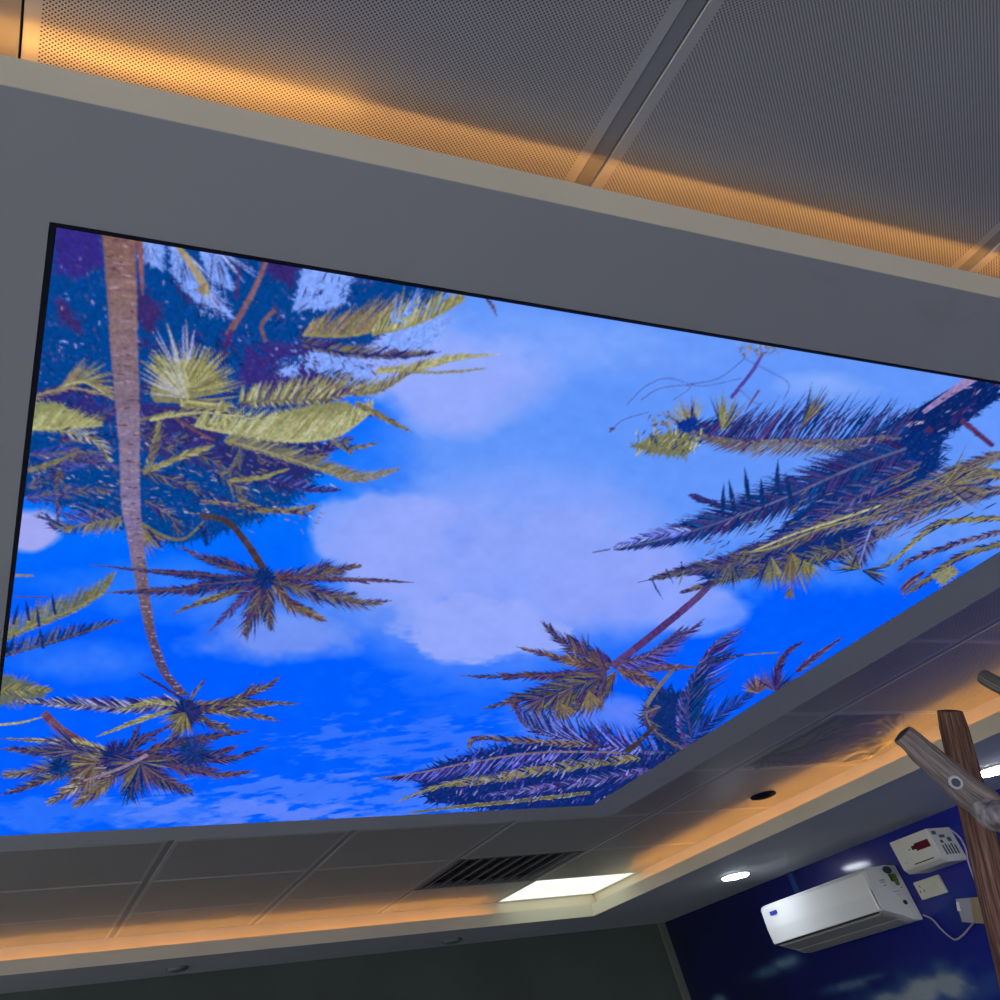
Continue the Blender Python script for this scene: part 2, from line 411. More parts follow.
def leaf(b, d, L, w, c, bend=0):
    """one leaflet: base point, unit direction, length, width, colour, sideways bend"""
    nx, ny = -d[1], d[0]; m = (b[0] + d[0] * L * .5 + nx * bend * L * .35, b[1] + d[1] * L * .5 + ny * bend * L * .35)
    e = (b[0] + d[0] * L + nx * bend * L, b[1] + d[1] * L + ny * bend * L)
    poly([(b[0] - nx * w * .4, b[1] - ny * w * .4), (m[0] - nx * w * .5, m[1] - ny * w * .5), e, (m[0] + nx * w * .5, m[1] + ny * w * .5), (b[0] + nx * w * .4, b[1] + ny * w * .4)], c)
def line(P, w, c, n=16, ja=8):
    S_ = spline([(*p, 0) for p in P], n)
    for i in range(n):
        a, b = S_[i], S_[i + 1]; dx, dy = b[0] - a[0], b[1] - a[1]; l = math.hypot(dx, dy) or 1; nx, ny = -dy / l, dx / l
        w0 = (w[0] + (w[1] - w[0]) * i / n) / 2; w1 = (w[0] + (w[1] - w[0]) * (i + 1) / n) / 2
        poly([(a[0] - nx * w0, a[1] - ny * w0), (b[0] - nx * w1, b[1] - ny * w1), (b[0] + nx * w1, b[1] + ny * w1), (a[0] + nx * w0, a[1] + ny * w0)], jit(c, ja))
def frond(P, L1, L2, cols, dens=1.0, ang=52, w=1.5, bend=.25, spc=None, sw=(2.2, .8), prof=.55, jl=.25, end=24, ja=14):
    """palm frond: spine base->tip, leaflet length on its left (L1, screen up when going right) and right side (L2)"""
    dens *= .68; L1 *= 1.2; L2 *= 1.2; S_ = spline([(*p, 0) for p in P], 40); tot = sum(math.dist(S_[i], S_[i + 1]) for i in range(40))
    n = max(6, int(tot * dens / 1.9))
    for i in range(n):
        t = (i + R.random() * .6) / n; f = t * 40; k = min(39, int(f)); u = f - k
        a, b = S_[k], S_[k + 1]; x, y = a[0] + (b[0] - a[0]) * u, a[1] + (b[1] - a[1]) * u
        th = math.atan2(b[1] - a[1], b[0] - a[0]); g = (math.sin(PI * min(1, .12 + t * .95)) ** prof) * (1 - .25 * t)
        for sd, L in ((-1, L1), (1, L2)):
            if L <= 0: continue
            aa = th + sd * math.radians(ang - (ang - end) * t + R.uniform(-7, 7))
            leaf((x, y), (math.cos(aa), math.sin(aa)), L * g * (1 + R.uniform(-jl, jl)), w * R.uniform(.7, 1.3), jit(R.choice(cols), ja), -sd * bend * R.uniform(.3, 1.3))
    if spc: line(P, sw, spc, 20)
def tuft(P, L1, L2, cols, dens=1.6, ang=44, spc=None, k=3):
    for q in range(k):
        J = [(p[0] + (R.uniform(-7, 7) if i else R.uniform(-2, 2)), p[1] + (R.uniform(-6, 6) if i else R.uniform(-2, 2))) for i, p in enumerate(P)] if q < k - 1 else P
        cc = cols if q == k - 1 else [jit(c, 10) for c in cols] + [NAVY2, PURP]
        sh = 1 if q == k - 1 else R.uniform(.55, .85); J = [(J[0][0] + (p[0] - J[0][0]) * sh, J[0][1] + (p[1] - J[0][1]) * sh) for p in J]
        frond(J, L1 * 1.25, L2 * 1.35, cc, dens, ang, 1.2, .2, spc, (1.8, .7), jl=.45, ja=18)
def fan(c, a0, a1, L, cols, n, w=1.6, jl=.15, r0=0):
    for i in range(n):
        a = math.radians(a0 + (a1 - a0) * (i + R.random()) / n); d = (math.cos(a), math.sin(a))
        l = (L if isinstance(L, (int, float)) else L[0] + (L[1] - L[0]) * i / n) * (1 + R.uniform(-jl, jl))
        leaf((c[0] + d[0] * r0, c[1] + d[1] * r0), d, l, w * R.uniform(.7, 1.3), jit(R.choice(cols)), R.uniform(-.08, .08))
def mass(P, c, rag=6, n=None, ja=6):
    """filled silhouette with a ragged leafy rim and leafy texture inside"""
    poly(P, c); cx = sum(p[0] for p in P) / len(P); cy = sum(p[1] for p in P) / len(P)
    for i in range(len(P)):
        a, b = P[i], P[(i + 1) % len(P)]; l = math.dist(a, b); m = max(3, int(l / 1.1))
        for k in range(m):
            t = (k + R.random()) / m; x, y = a[0] + (b[0] - a[0]) * t, a[1] + (b[1] - a[1]) * t
            th = math.atan2(y - cy, x - cx) + R.uniform(-.9, .9)
            leaf((x - 2 * math.cos(th), y - 2 * math.sin(th)), (math.cos(th), math.sin(th)), rag * R.uniform(.5, 1.9), 1.4, jit(c, ja), R.uniform(-.3, .3))
def flecks(x0, y0, x1, y1, n, cols, L=4, w=1.3, th=None, sp=.5, inside=None):
    for i in range(n):
        x, y = R.uniform(x0, x1), R.uniform(y0, y1)
        if inside and not inside(x, y): continue
        a = (R.uniform(0, PI) if th is None else math.radians(th) + R.uniform(-sp, sp))
        leaf((x, y), (math.cos(a), math.sin(a)), L * R.uniform(.5, 1.5), w * R.uniform(.6, 1.3), jit(R.choice(cols)), R.uniform(-.2, .2))

# --- the sky
def srgb_mix(a, b, t): return a * (1 - t[..., None]) + np.array(b, np.float32) * t[..., None]
n1 = fb(95, 70, 1, 5); n2 = fb(60, 22, 20, 5, -.05); n3 = fb(30, 9, 40, 4, -.08); n4 = fb(22, 5, 60, 5, -.12)
tt = np.clip((620 - UY - .12 * (UX - 500)) / 260, 0, 1)
sky = np.zeros((GH, GW, 3), np.float32) + np.array((0, 92, 255), np.float32)
sky = srgb_mix(sky, (0, 112, 252), np.clip((620 - UY) / 120, 0, 1) * np.clip((420 - UX) / 100, 0, 1))
sky = srgb_mix(sky, (98, 150, 250), np.clip((UX - 330) / 90 + (n1 - .5), 0, 1) * np.clip((600 - UY) / 70 + (n1 - .5) * 2, 0, 1))
def cloud(x, y, rx, ry, am, col=(150, 170, 252), nz=None, k=2.2, edge=1.0):
    global sky
    nz = n1 if nz is None else nz
    d = ((UX - x) / rx) ** 2 + ((UY - y) / ry) ** 2
    sky = srgb_mix(sky, col, am * np.clip((1 - d + (nz - .5) * k) * edge, 0, 1))
cloud(465, 382, 112, 66, .9, (152, 172, 252), None, 1.5, 2)
cloud(420, 350, 80, 60, .7, (150, 172, 252), None, 1.2)
cloud(530, 340, 120, 40, .7, (138, 172, 255))
cloud(620, 350, 150, 35, .5, (130, 168, 255))
cloud(820, 385, 60, 18, .7, (148, 180, 255))
cloud(510, 570, 200, 120, .92, (144, 166, 250), None, .7, 1.3)
cloud(450, 545, 120, 60, .7, (142, 164, 250), None, 1.0, 1.3)
cloud(400, 528, 78, 44, .8, (148, 168, 250), None, 2.0, 2.6); cloud(410, 580, 60, 30, .8, (146, 166, 250), None, 2.2, 2.4); cloud(430, 625, 50, 30, .8, (146, 166, 250), n2, 2.6, 2.4)
cloud(620, 590, 110, 52, .8, (142, 162, 250), None, 1.0, 1.3)
cloud(480, 630, 90, 36, .95, (148, 168, 250), n2, 1.6, 3)
cloud(700, 612, 52, 24, .7, (140, 165, 255), edge=1.6)
cloud(545, 470, 80, 45, .4, (120, 160, 252))
cloud(570, 420, 110, 60, .5, (88, 146, 248))
cloud(30, 528, 40, 22, .95, (168, 170, 240), edge=1.8)
cloud(255, 640, 100, 30, .85, (128, 152, 242), n1, 2.2, 1.4)
cloud(330, 615, 100, 28, .6, (110, 150, 245), n1, 2.2)
cloud(210, 610, 70, 30, .6, (110, 150, 245), n1, 2.2)
cloud(100, 660, 75, 26, .55, (90, 140, 250), n1, 2.4)
cloud(140, 585, 110, 30, .5, (90, 145, 252), n1, 2.4)
cloud(420, 745, 120, 28, .55, (88, 128, 250), n4, 4.6, 1.2)
cloud(330, 800, 190, 24, .6, (104, 136, 250), n4, 4.6, 1.4)
cloud(230, 812, 130, 14, .6, (110, 138, 250), n4, 4.6, 1.4)
cloud(100, 812, 120, 20, .5, (80, 130, 250), n3, 3.2, 1.4)
cloud(450, 690, 100, 26, .4, (50, 118, 255), n3, 3.6, 1.2)
cloud(560, 720, 60, 30, .7, (110, 140, 250), n1, 2)
cloud(620, 715, 40, 22, .8, (118, 140, 250), n1, 2)
cloud(880, 480, 60, 60, .6, (90, 135, 250), n1, 2)
sky = sky + (fb(14, 10, 70, 3)[..., None] - .5) * 10
sky = np.clip(sky, 0, 255) / 255
IMG = np.where(sky <= .04045, sky / 12.92, ((sky + .055) / 1.055) ** 2.4).astype(np.float32)

SKY0 = IMG.copy()
# --- the palms
T1 = [NAVY, NAVY2, PURP, PLUM, OLV2]
# crown of the big palm, upper left
big = [(40, 225), (450, 290), (400, 318), (365, 345), (330, 352), (350, 372), (330, 395), (322, 430), (300, 455), (320, 470), (290, 500), (250, 520), (215, 532), (180, 542), (140, 535), (120, 522), (70, 505), (20, 490), (20, 430)]
mass(big, (2, 66, 142), 8)
for P, c in (([(58, 226), (100, 232), (100, 262), (80, 275), (60, 270)], (52, 42, 132)), ([(60, 300), (75, 320), (80, 330), (62, 318)], PURP), ([(140, 290), (160, 310), (150, 330), (140, 320)], PURP),
             ([(195, 235), (225, 240), (215, 262)], (50, 40, 120)), ([(270, 250), (300, 255), (290, 285), (270, 270)], (52, 40, 112)), ([(30, 395), (110, 380), (110, 420), (30, 425)], (44, 44, 120)),
             ([(140, 405), (215, 410), (230, 470), (150, 450)], (48, 44, 112)), ([(250, 345), (345, 350), (330, 385), (240, 385)], (52, 44, 124)), ([(225, 440), (330, 445), (290, 490), (220, 470)], (36, 44, 110))): mass(P, c, 7)
# glimpses of sky through the crown
for P in ([(140, 240), (165, 243), (160, 268), (144, 258)], [(172, 245), (205, 285), (185, 290), (174, 270)], [(200, 248), (222, 252), (232, 290), (210, 275)], [(190, 292), (215, 290), (232, 318), (205, 312)],
          [(305, 268), (352, 276), (340, 305), (318, 308), (295, 308)], [(330, 345), (372, 372), (350, 382), (300, 362)], [(395, 325), (450, 318), (430, 345), (380, 350)], [(285, 360), (298, 366), (296, 375), (282, 372)]):
    mass(P, SKYL, 5); 
for (x, y, a0, a1, L) in ((150, 238, 60, 120, 26), (178, 245, 40, 100, 44), (215, 246, 30, 100, 50), (205, 288, 30, 100, 30)):
    fan((x, y), a0, a1, L, [NAVY, NAVY2, PURP], 16, 2.0); fan((x, y), a0, a1, L, [SKYL, (150, 170, 245)], 10, 1.6, .3)
flecks(60, 245, 440, 350, 80, [SKYL, (170, 160, 230), PLUM, (150, 150, 220)], 3.5, 1.4, 60, .7)
flecks(300, 280, 372, 345, 60, [NAVY, PURP, NAVY2], 9, 1.4, -50, .5)
flecks(270, 345, 400, 372, 90, [PURP, SKYL, PLUM], 6, 1.6, 40, .5)
flecks(35, 420, 330, 520, 240, [PLUM, OLV2, (120, 110, 170), TAN, PALE], 6, 1.2, 25, .5)
flecks(40, 270, 110, 400, 34, [SKYL, PLUM, (60, 90, 190)], 3.5, 1.3, 30, .8)
for P in ([(28, 487), (60, 470), (110, 455)], [(26, 470), (70, 462), (118, 448)], [(30, 455), (80, 452), (122, 470)], [(26, 498), (70, 492), (118, 490)]):
    frond(P, 14, 16, [NAVY, (60, 50, 140), (70, 80, 180), OLV2], 1.2, 40, 1.4, spc=(96, 90, 110), sw=(1.2, .6))
for P in ([(140, 470), (175, 480), (215, 500)], [(150, 445), (200, 455), (250, 480)], [(145, 500), (170, 515), (180, 538)], [(215, 470), (240, 490), (250, 515)], [(230, 400), (240, 450), (225, 480)]):
    frond(P, 16, 16, [NAVY, NAVY2, PURP, (60, 70, 120), OLV2], 1.2, 45, 1.6, spc=(110, 96, 100), sw=(1.5, .6))
frond([(122, 516), (100, 522), (62, 527), (50, 520)], 14, 34, [NAVY, NAVY2, (70, 60, 130), (110, 110, 150)], 1.6, 55, 1.5, spc=OLV2)
frond([(122, 520), (95, 522), (62, 530)], 14, 3, [OLV2, OLV, NAVY], 1.4, 80, 1.5, .1, OLV2)
for q in range(70):
    x, y = R.uniform(30, 330), R.uniform(250, 520)
    if (x < 130 and y < 380) or x + (y - 250) * .05 < 40: continue
    a = math.radians(R.choice([R.uniform(-30, 30), R.uniform(150, 210), R.uniform(40, 120)])); L = R.uniform(25, 60); dn = y < 400
    frond([(x, y), (x + math.cos(a) * L * .5, y + math.sin(a) * L * .5 - 3), (x + math.cos(a) * L, y + math.sin(a) * L)], R.uniform(6, 16), R.uniform(6, 16), [NAVY, NAVY2, (6, 70, 150), PURP] if dn or q % 2 else [NAVY2, PURP, OLV2, BRN, (70, 76, 150)], 1.1, 48, 1.5, .2, None)
flecks(40, 240, 420, 400, 150, [PURP, PLUM, (70, 60, 150), (150, 160, 240), (20, 80, 180)], 4, 1.1, 60, .9)
flecks(30, 410, 330, 530, 260, [PLUM, OLV2, (110, 104, 160), TAN, (60, 70, 150), NAVY2, (140, 140, 180)], 6, 1.0, 20, .7)
# stalks
line([(176, 244), (190, 262), (206, 288)], (5, 8), (168, 150, 110)); fan((206, 284), 60, 150, 14, [(180, 168, 110), TAN], 8, 3)
line([(268, 258), (258, 282), (246, 306), (228, 335)], (4, 6), (140, 92, 100)); line([(232, 330), (225, 350)], (6, 4), (70, 40, 110), 4)
line([(275, 310), (262, 325), (266, 342)], (4, 3), (130, 84, 90), 8); line([(240, 265), (236, 300)], (2, 3), (80, 40, 110), 6)
line([(140, 240), (142, 270), (143, 296)], (7, 1), (150, 92, 92), 8)
line([(200, 515), (226, 520), (245, 540), (262, 566), (268, 578)], (5, 9), (74, 58, 66), 14)
line([(120, 415), (130, 430), (140, 470)], (2, 2), OLV2)
line([(140, 420), (175, 412), (200, 418)], (3, 2), OLV2); line([(165, 410), (195, 430), (215, 440)], (3, 2), (110, 70, 80))
# olive fronds, left part
frond([(60, 388), (85, 382), (115, 400)], 30, 4, [OLV2, OLV, (150, 130, 100)], 1.6, 40, 1.8, spc=LOLV)
frond([(30, 398), (70, 388), (120, 398)], 6, 10, [OLV2, TAN, PURP], 1.2, 40, 1.6, spc=(160, 148, 110))
mass([(33, 402), (60, 405), (95, 424), (60, 428), (31, 428)], (140, 146, 90), 5)
frond([(30, 428), (60, 428), (104, 425)], 26, 3, [LOLV, OLV, (150, 150, 90)], 2.2, 62, 1.8, .1, LOLV)
frond([(60, 430), (95, 440), (112, 462)], 14, 12, [OLV2, PALE, PURP], 1.2, 50, 1.3, spc=OLV)
frond([(30, 470), (60, 460), (80, 450)], 5, 5, [OLV2, OLV], 1.8, 40, 1.6, spc=OLV2)
poly([(150, 394), (158, 376), (178, 362), (202, 360), (216, 372), (224, 383), (208, 394), (180, 403), (155, 402)], (130, 126, 90))
frond([(182, 406), (189, 396), (188, 380), (180, 358)], 52, 50, [OLV, LOLV, (158, 154, 88), OLV2], 3.2, 75, 1.9, .15, LOLV, end=40, jl=.12)
fan((188, 398), 185, 265, (50, 58), [LOLV, PALE, OLV], 26, 1.8, .12); fan((188, 392), -70, 0, (44, 50), [OLV, (170, 165, 96), OLV2], 30, 1.8, .1)
fan((186, 388), -125, -80, 42, [(150, 170, 250), PALE], 7, 1.6, .15, 28)
# olive fronds, right part
frond([(303, 335), (345, 336), (380, 328), (392, 315)], 44, 2, [(146, 128, 88), TAN, OLV2, (160, 146, 100)], 2.6, 62, 2.0, .2, OLV, prof=.9)
frond([(372, 335), (410, 326), (448, 310), (466, 298)], 30, 2, [OLV, (160, 160, 104), LOLV, OLV2], 2.2, 66, 1.9, .1, OLV, prof=.8)
frond([(392, 322), (405, 312), (420, 300)], 26, 10, [SKYM, SKYL, OLV], 1.2, 60, 1.5)
frond([(300, 342), (340, 352), (400, 356), (440, 352)], 18, 8, [PURP, (40, 34, 110), PLUM, OLV2], 1.8, 50, 1.8, .2, NAVY2)
frond([(375, 372), (420, 368), (455, 359), (500, 354)], 13, 5, [LOLV, OLV, (160, 160, 110)], 2.0, 38, 1.8, .1, LOLV)
frond([(400, 372), (450, 372), (486, 368)], 4, 3, [OLV, OLV2], 1.5, 30, 1.6, .1, OLV)
frond([(280, 395), (330, 392), (380, 390), (432, 356)], 22, 5, [OLV, (152, 148, 92), PLUM, (150, 150, 110)], 2.0, 72, 1.7, .1, OLV2, prof=.4)
frond([(240, 402), (280, 400), (330, 398), (372, 384)], 22, 8, [OLV, OLV2, PURP, PLUM, LOLV], 2.0, 80, 1.7, .1, OLV2)
mass([(225, 425), (260, 420), (300, 408), (345, 402), (365, 412), (340, 432), (300, 440), (250, 436)], (140, 142, 88), 5)
frond([(195, 425), (240, 434), (290, 440), (335, 436), (368, 414), (372, 405)], 34, 3, [LOLV, (168, 172, 112), OLV, (190, 190, 150)], 3.0, 76, 1.8, .15, LOLV, (3, 1.2), prof=.8)
frond([(222, 400), (226, 420), (200, 428)], 8, 10, [OLV, LOLV], 1.2, 50, 1.6)
frond([(355, 402), (385, 418), (412, 432)], 8, 8, [OLV, BRN, OLV2], 2.2, 35, 1.8, spc=OLV2)
frond([(330, 440), (350, 448), (380, 442)], 9, 6, [OLV2, NAVY, TAN], 1.8, 40, 1.8); frond([(340, 438), (352, 455)], 5, 5, [NAVY2, OLV2], 2, 30, 2)
frond([(225, 440), (270, 452), (320, 468), (365, 479), (400, 466)], 20, 6, [OLV2, (130, 128, 110), GRY, OLV], 2.2, 52, 1.7, .1, (150, 146, 110))
frond([(335, 476), (365, 478), (402, 468)], 15, 9, [(128, 128, 150), OLV2, (140, 136, 130)], 1.8, 40, 1.4)
frond([(230, 480), (260, 478), (290, 468)], 8, 6, [OLV2, OLV], 2.0, 30, 2, spc=OLV)
frond([(270, 478), (310, 490), (342, 490)], 14, 4, [NAVY2, PURP, (60, 80, 180)], 1.5, 60, 1.6, spc=PURP)
frond([(238, 498), (270, 510), (322, 505)], 9, 8, [OLV2, OLV, BRN, PURP], 2.4, 24, 2.0, spc=OLV2)
frond([(200, 500), (240, 505), (300, 512), (318, 502)], 6, 8, [OLV2, PURP, TAN], 1.6, 24, 1.8)
frond([(150, 420), (200, 412), (260, 420)], 10, 6, [OLV, LOLV, PURP], 1.6, 30, 1.7, spc=LOLV)
frond([(150, 470), (185, 455), (215, 445)], 12, 12, [OLV, OLV2, LOLV, TAN], 1.6, 30, 1.4, spc=OLV)
frond([(145, 475), (155, 440), (158, 420)], 6, 14, [OLV2, BRN, OLV], 1.4, 40, 1.4)
fan((140, 528), 20, 70, 30, [OLV2, TAN, BRN], 10, 2.4); line([(140, 522), (165, 536), (185, 538), (205, 520)], (4, 2), OLV2)
frond([(200, 525), (208, 545)], 5, 5, [NAVY2], 2, 20, 2.4); frond([(148, 528), (163, 548)], 4, 4, [PURP, NAVY2], 2, 20, 2)
frond([(486, 298), (491, 305), (497, 317)], 5, 5, [PURP, BRN], 1.5, 30, 1.5)
# trunk of the big palm
tk = [(120, 234, 33), (121, 262, 31), (123, 300, 29), (125, 350, 27), (128, 400, 24), (130, 450, 20), (131, 500, 19), (135, 530, 16), (140, 565, 14), (146, 605, 11), (152, 635, 9.5), (160, 660, 9.5), (168, 676, 9.5), (184, 694, 12)]
tp = spline(tk, 150)
for i in range(150):
    a, b = tp[i], tp[i + 1]; t = i / 150; c = [(140, 94, 84), (136, 104, 110), (134, 112, 146), (132, 116, 172), (120, 96, 120), (84, 64, 104)]
    q = min(4.99, t * 6 if t < .8 else 4.8 + (t - .8)); k = int(q); cc = tuple(c[k][j] + (c[k + 1][j] - c[k][j]) * (q - k) for j in range(3))
    poly([(a[0] - a[2] / 2 + R.uniform(-.8, .4), a[1]), (a[0] + a[2] / 2 + R.uniform(-.4, .8), a[1]), (b[0] + b[2] / 2, b[1] + .6), (b[0] - b[2] / 2, b[1] + .6)], jit(cc, 7))
for i in range(0, 150, 2):
    a = tp[i]; t = i / 150
    for k in range(3):
        x = a[0] + R.uniform(-.5, .42) * a[2]; l = R.uniform(.12, .5) * a[2]; y = a[1] + R.uniform(-1, 1)
        leaf((x, y), (.99, R.uniform(-.15, .15)), min(l, a[0] + a[2] / 2 - x), 1.5, jit(R.choice([(92, 56, 84), (170, 128, 112), (110, 74, 80), (168, 140, 170)] if t < .75 else [(100, 84, 130), (150, 130, 190)])))
# small palm hanging below it
for P, L1, L2, c, a in (([(262, 574), (225, 566), (200, 556), (178, 545)], 6, 6, [BRN, PURP, NAVY2], 50), ([(262, 578), (200, 574), (150, 570), (90, 564)], 5, 3, [PURP, NAVY2], 60), ([(262, 580), (190, 588), (150, 590), (106, 592)], 9, 5, [PURP, NAVY2, BRN], 50),
                       ([(262, 582), (230, 592), (200, 602), (172, 614)], 6, 7, [OLV2, OLV, BRN], 30), ([(260, 584), (235, 605), (208, 633)], 6, 6, [PURP, (70, 80, 170)], 50), ([(262, 584), (256, 608), (244, 636)], 18, 16, [NAVY2, BRN, PURP, OLV2], 38),
                       ([(268, 584), (268, 605), (272, 630)], 12, 12, [NAVY2, BRN, PURP, OLV2], 34), ([(272, 582), (295, 606), (328, 621)], 10, 9, [OLV2, BRN, TAN, PURP], 36), ([(274, 580), (320, 592), (355, 602), (392, 600)], 12, 12, [PURP, NAVY2, OLV2, (110, 100, 140)], 44),
                       ([(272, 576), (320, 575), (345, 568), (362, 566)], 9, 7, [NAVY2, PURP, BRN, OLV2], 50), ([(272, 577), (330, 578), (380, 580), (414, 582)], 4, 4, [PURP, BRN], 45), ([(262, 578), (225, 582), (196, 584)], 10, 8, [NAVY, NAVY2, PURP], 50)):
    tuft(P, L1, L2, c, 1.7, a, BRN)
fan((265, 578), 0, 360, 13, [NAVY2, (16, 40, 104)], 70, 2)
# fronds at the left edge
frond([(0, 640), (40, 622), (75, 608), (104, 590), (117, 570)], 22, 6, [(126, 134, 104), OLV2, (90, 110, 130), OLV], 2.6, 62, 1.8, .1, OLV)
frond([(0, 656), (50, 642), (90, 630), (124, 619)], 15, 3, [NAVY2, (30, 50, 130), (80, 96, 150)], 2.2, 74, 1.7, .1, (90, 84, 96))
for x, y in ((14, 610), (30, 606), (40, 612), (56, 600), (10, 640), (44, 634)): leaf((x, y + 14), (R.uniform(-.3, .3), -1), 22, 3.4, NAVY2)
line([(12, 575), (34, 575)], (3, 2), (150, 140, 110), 4); line([(15, 596), (50, 597)], (1.5, 1), BRN, 6)
# palms at the bottom left
mass([(0, 674), (30, 684), (44, 694), (0, 704)], (104, 116, 104), 7)
frond([(0, 690), (30, 690), (52, 690)], 14, 9, [OLV2, (96, 104, 104), OLV], 2, 50, 1.7)
frond([(182, 702), (130, 707), (70, 704), (0, 700)], 10, 17, [(70, 60, 130), PURP, PALE, NAVY2, (120, 120, 190)], 2.6, 42, 1.7, .1, (116, 112, 130))
frond([(0, 724), (20, 722), (44, 716)], 4, 4, [OLV, OLV2], 1.5, 30, 1.6, spc=LOLV)
frond([(180, 704), (150, 702), (120, 710)], 7, 7, [OLV, OLV2, LOLV], 2.2, 30, 1.8); frond([(182, 706), (140, 720), (97, 736)], 5, 8, [OLV, OLV2, LOLV], 2.2, 26, 1.9, spc=OLV)
frond([(186, 700), (160, 684), (139, 672)], 4, 4, [NAVY2, PURP], 2, 30, 1.7, spc=PURP); frond([(188, 702), (198, 688), (206, 678)], 5, 4, [OLV2, PURP], 2, 30, 1.8)
for P in ([(190, 704), (230, 700), (262, 688), (280, 676)], [(190, 706), (240, 702), (300, 703)], [(192, 708), (240, 712), (280, 720)], [(190, 710), (215, 724), (236, 732)], [(188, 710), (180, 730), (165, 742)]):
    tuft(P, 6, 8, [PURP, OLV2, BRN, OLV, NAVY2], 2.0, 36, BRN)
fan((187, 712), 0, 360, 17, [NAVY2, (18, 40, 100), PURP], 110, 2); fan((185, 712), 60, 170, 26, [OLV2, OLV, BRN], 24, 1.6)
line([(44, 712), (60, 728), (82, 742), (104, 753)], (8, 10), (120, 70, 92), 12, 12)
for P, L1, L2, c in (([(112, 752), (70, 742), (0, 738)], 6, 7, [OLV, OLV2, LOLV]), ([(112, 756), (60, 752), (0, 748)], 10, 12, [PURP, NAVY2, GRY]), ([(110, 758), (50, 768), (0, 776)], 12, 14, [(90, 96, 140), OLV2, OLV, PURP]),
                     ([(100, 762), (50, 778), (0, 795)], 7, 9, [NAVY2, OLV2, PURP]), ([(118, 760), (85, 782), (45, 804)], 13, 13, [TAN, BRN, OLV2, PURP, PALE]), ([(124, 762), (100, 788), (72, 806)], 12, 12, [OLV2, TAN, PURP]), ([(130, 762), (132, 780), (131, 798)], 16, 16, [NAVY, NAVY2]),
                     ([(136, 758), (165, 778), (194, 792)], 12, 14, [NAVY2, BRN, OLV2, PURP]), ([(136, 756), (180, 766), (222, 774), (256, 770)], 9, 9, [PURP, BRN, PLUM]), ([(134, 752), (180, 758), (230, 758), (270, 744)], 9, 9, [PURP, NAVY2, PLUM]), ([(150, 750), (200, 738), (252, 730)], 8, 7, [PURP, NAVY2, BRN]),
                     ([(130, 752), (150, 735), (176, 722)], 4, 5, [PURP, NAVY2]), ([(126, 752), (136, 735), (140, 722)], 4, 4, [NAVY2])):
    tuft(P, L1, L2, c, 1.8, 40, BRN)
fan((118, 757), 0, 360, 20, [NAVY2, PURP, (16, 40, 104)], 120, 2); fan((140, 762), -20, 200, 34, [NAVY2, PURP, BRN, OLV2], 60, 1.6); fan((95, 762), 90, 200, 34, [OLV2, BRN, PURP, OLV], 40, 1.6); fan((80, 750), 150, 230, 40, [PURP, GRY, NAVY2], 26, 1.5)
0 and mass([(98, 748), (120, 748), (138, 756), (130, 766), (108, 764)], (22, 36, 100), 8); fan((195, 752), 0, 360, 22, [NAVY2, NAVY, PURP], 60, 1.6); fan((60, 766), 0, 360, 14, [NAVY2, NAVY], 40, 1.6)
line([(84, 780), (120, 768), (148, 754)], (2, 4), (150, 130, 160), 8)
# palm hanging in the lower middle
line([(724, 566), (700, 594), (655, 632), (612, 666)], (6, 8), (84, 56, 116), 16)
for P, L1, L2, c, a in (([(612, 664), (585, 655), (560, 640), (540, 620)], 10, 12, [PURP, NAVY2, BRN], 50), ([(610, 668), (575, 662), (545, 654), (516, 646)], 7, 7, [PURP, BRN, TAN], 45), ([(606, 672), (560, 674), (510, 676), (459, 675)], 8, 6, [PURP, NAVY2, BRN], 45),
                       ([(604, 676), (560, 686), (520, 698), (480, 709)], 10, 8, [NAVY2, PURP, BRN, OLV2], 40), ([(606, 676), (575, 695), (545, 705)], 22, 18, [NAVY2, BRN, OLV2, (96, 84, 80)], 40), ([(610, 676), (590, 700), (560, 712)], 18, 14, [BRN, OLV2, NAVY2], 36),
                       ([(614, 672), (602, 690), (600, 706)], 12, 12, [(90, 80, 96), BRN, OLV2], 32), ([(616, 668), (640, 676), (665, 690)], 9, 10, [(128, 106, 104), BRN, TAN, PURP], 30), ([(616, 664), (650, 668), (700, 666)], 7, 7, [PURP, BRN, (120, 100, 130)], 35), ([(618, 664), (660, 650), (704, 618)], 3, 14, [PURP, (90, 90, 190)], 50)):
    tuft(P, L1, L2, c, 1.8, a, BRN)
fan((606, 670), 90, 250, 26, [NAVY2, PURP, BRN], 60, 1.8)
for q in range(5): fan((600 - q * 14, 676 + q * 5), 95, 190, 30, [NAVY2, BRN, OLV2, (96, 84, 80), PURP, (24, 44, 120)], 44, 1.8, .4)
fan((560, 704), 20, 110, 18, [TAN, OLV2, BRN], 26, 1.6); fan((588, 690), 40, 120, 22, [OLV2, TAN, BRN], 26, 1.5)
frond([(512, 702), (520, 718), (528, 728)], 5, 4, [BRN, PURP], 2, 30, 1.8); fan((514, 703), 0, 360, 7, [PURP, BRN], 20, 1.5)
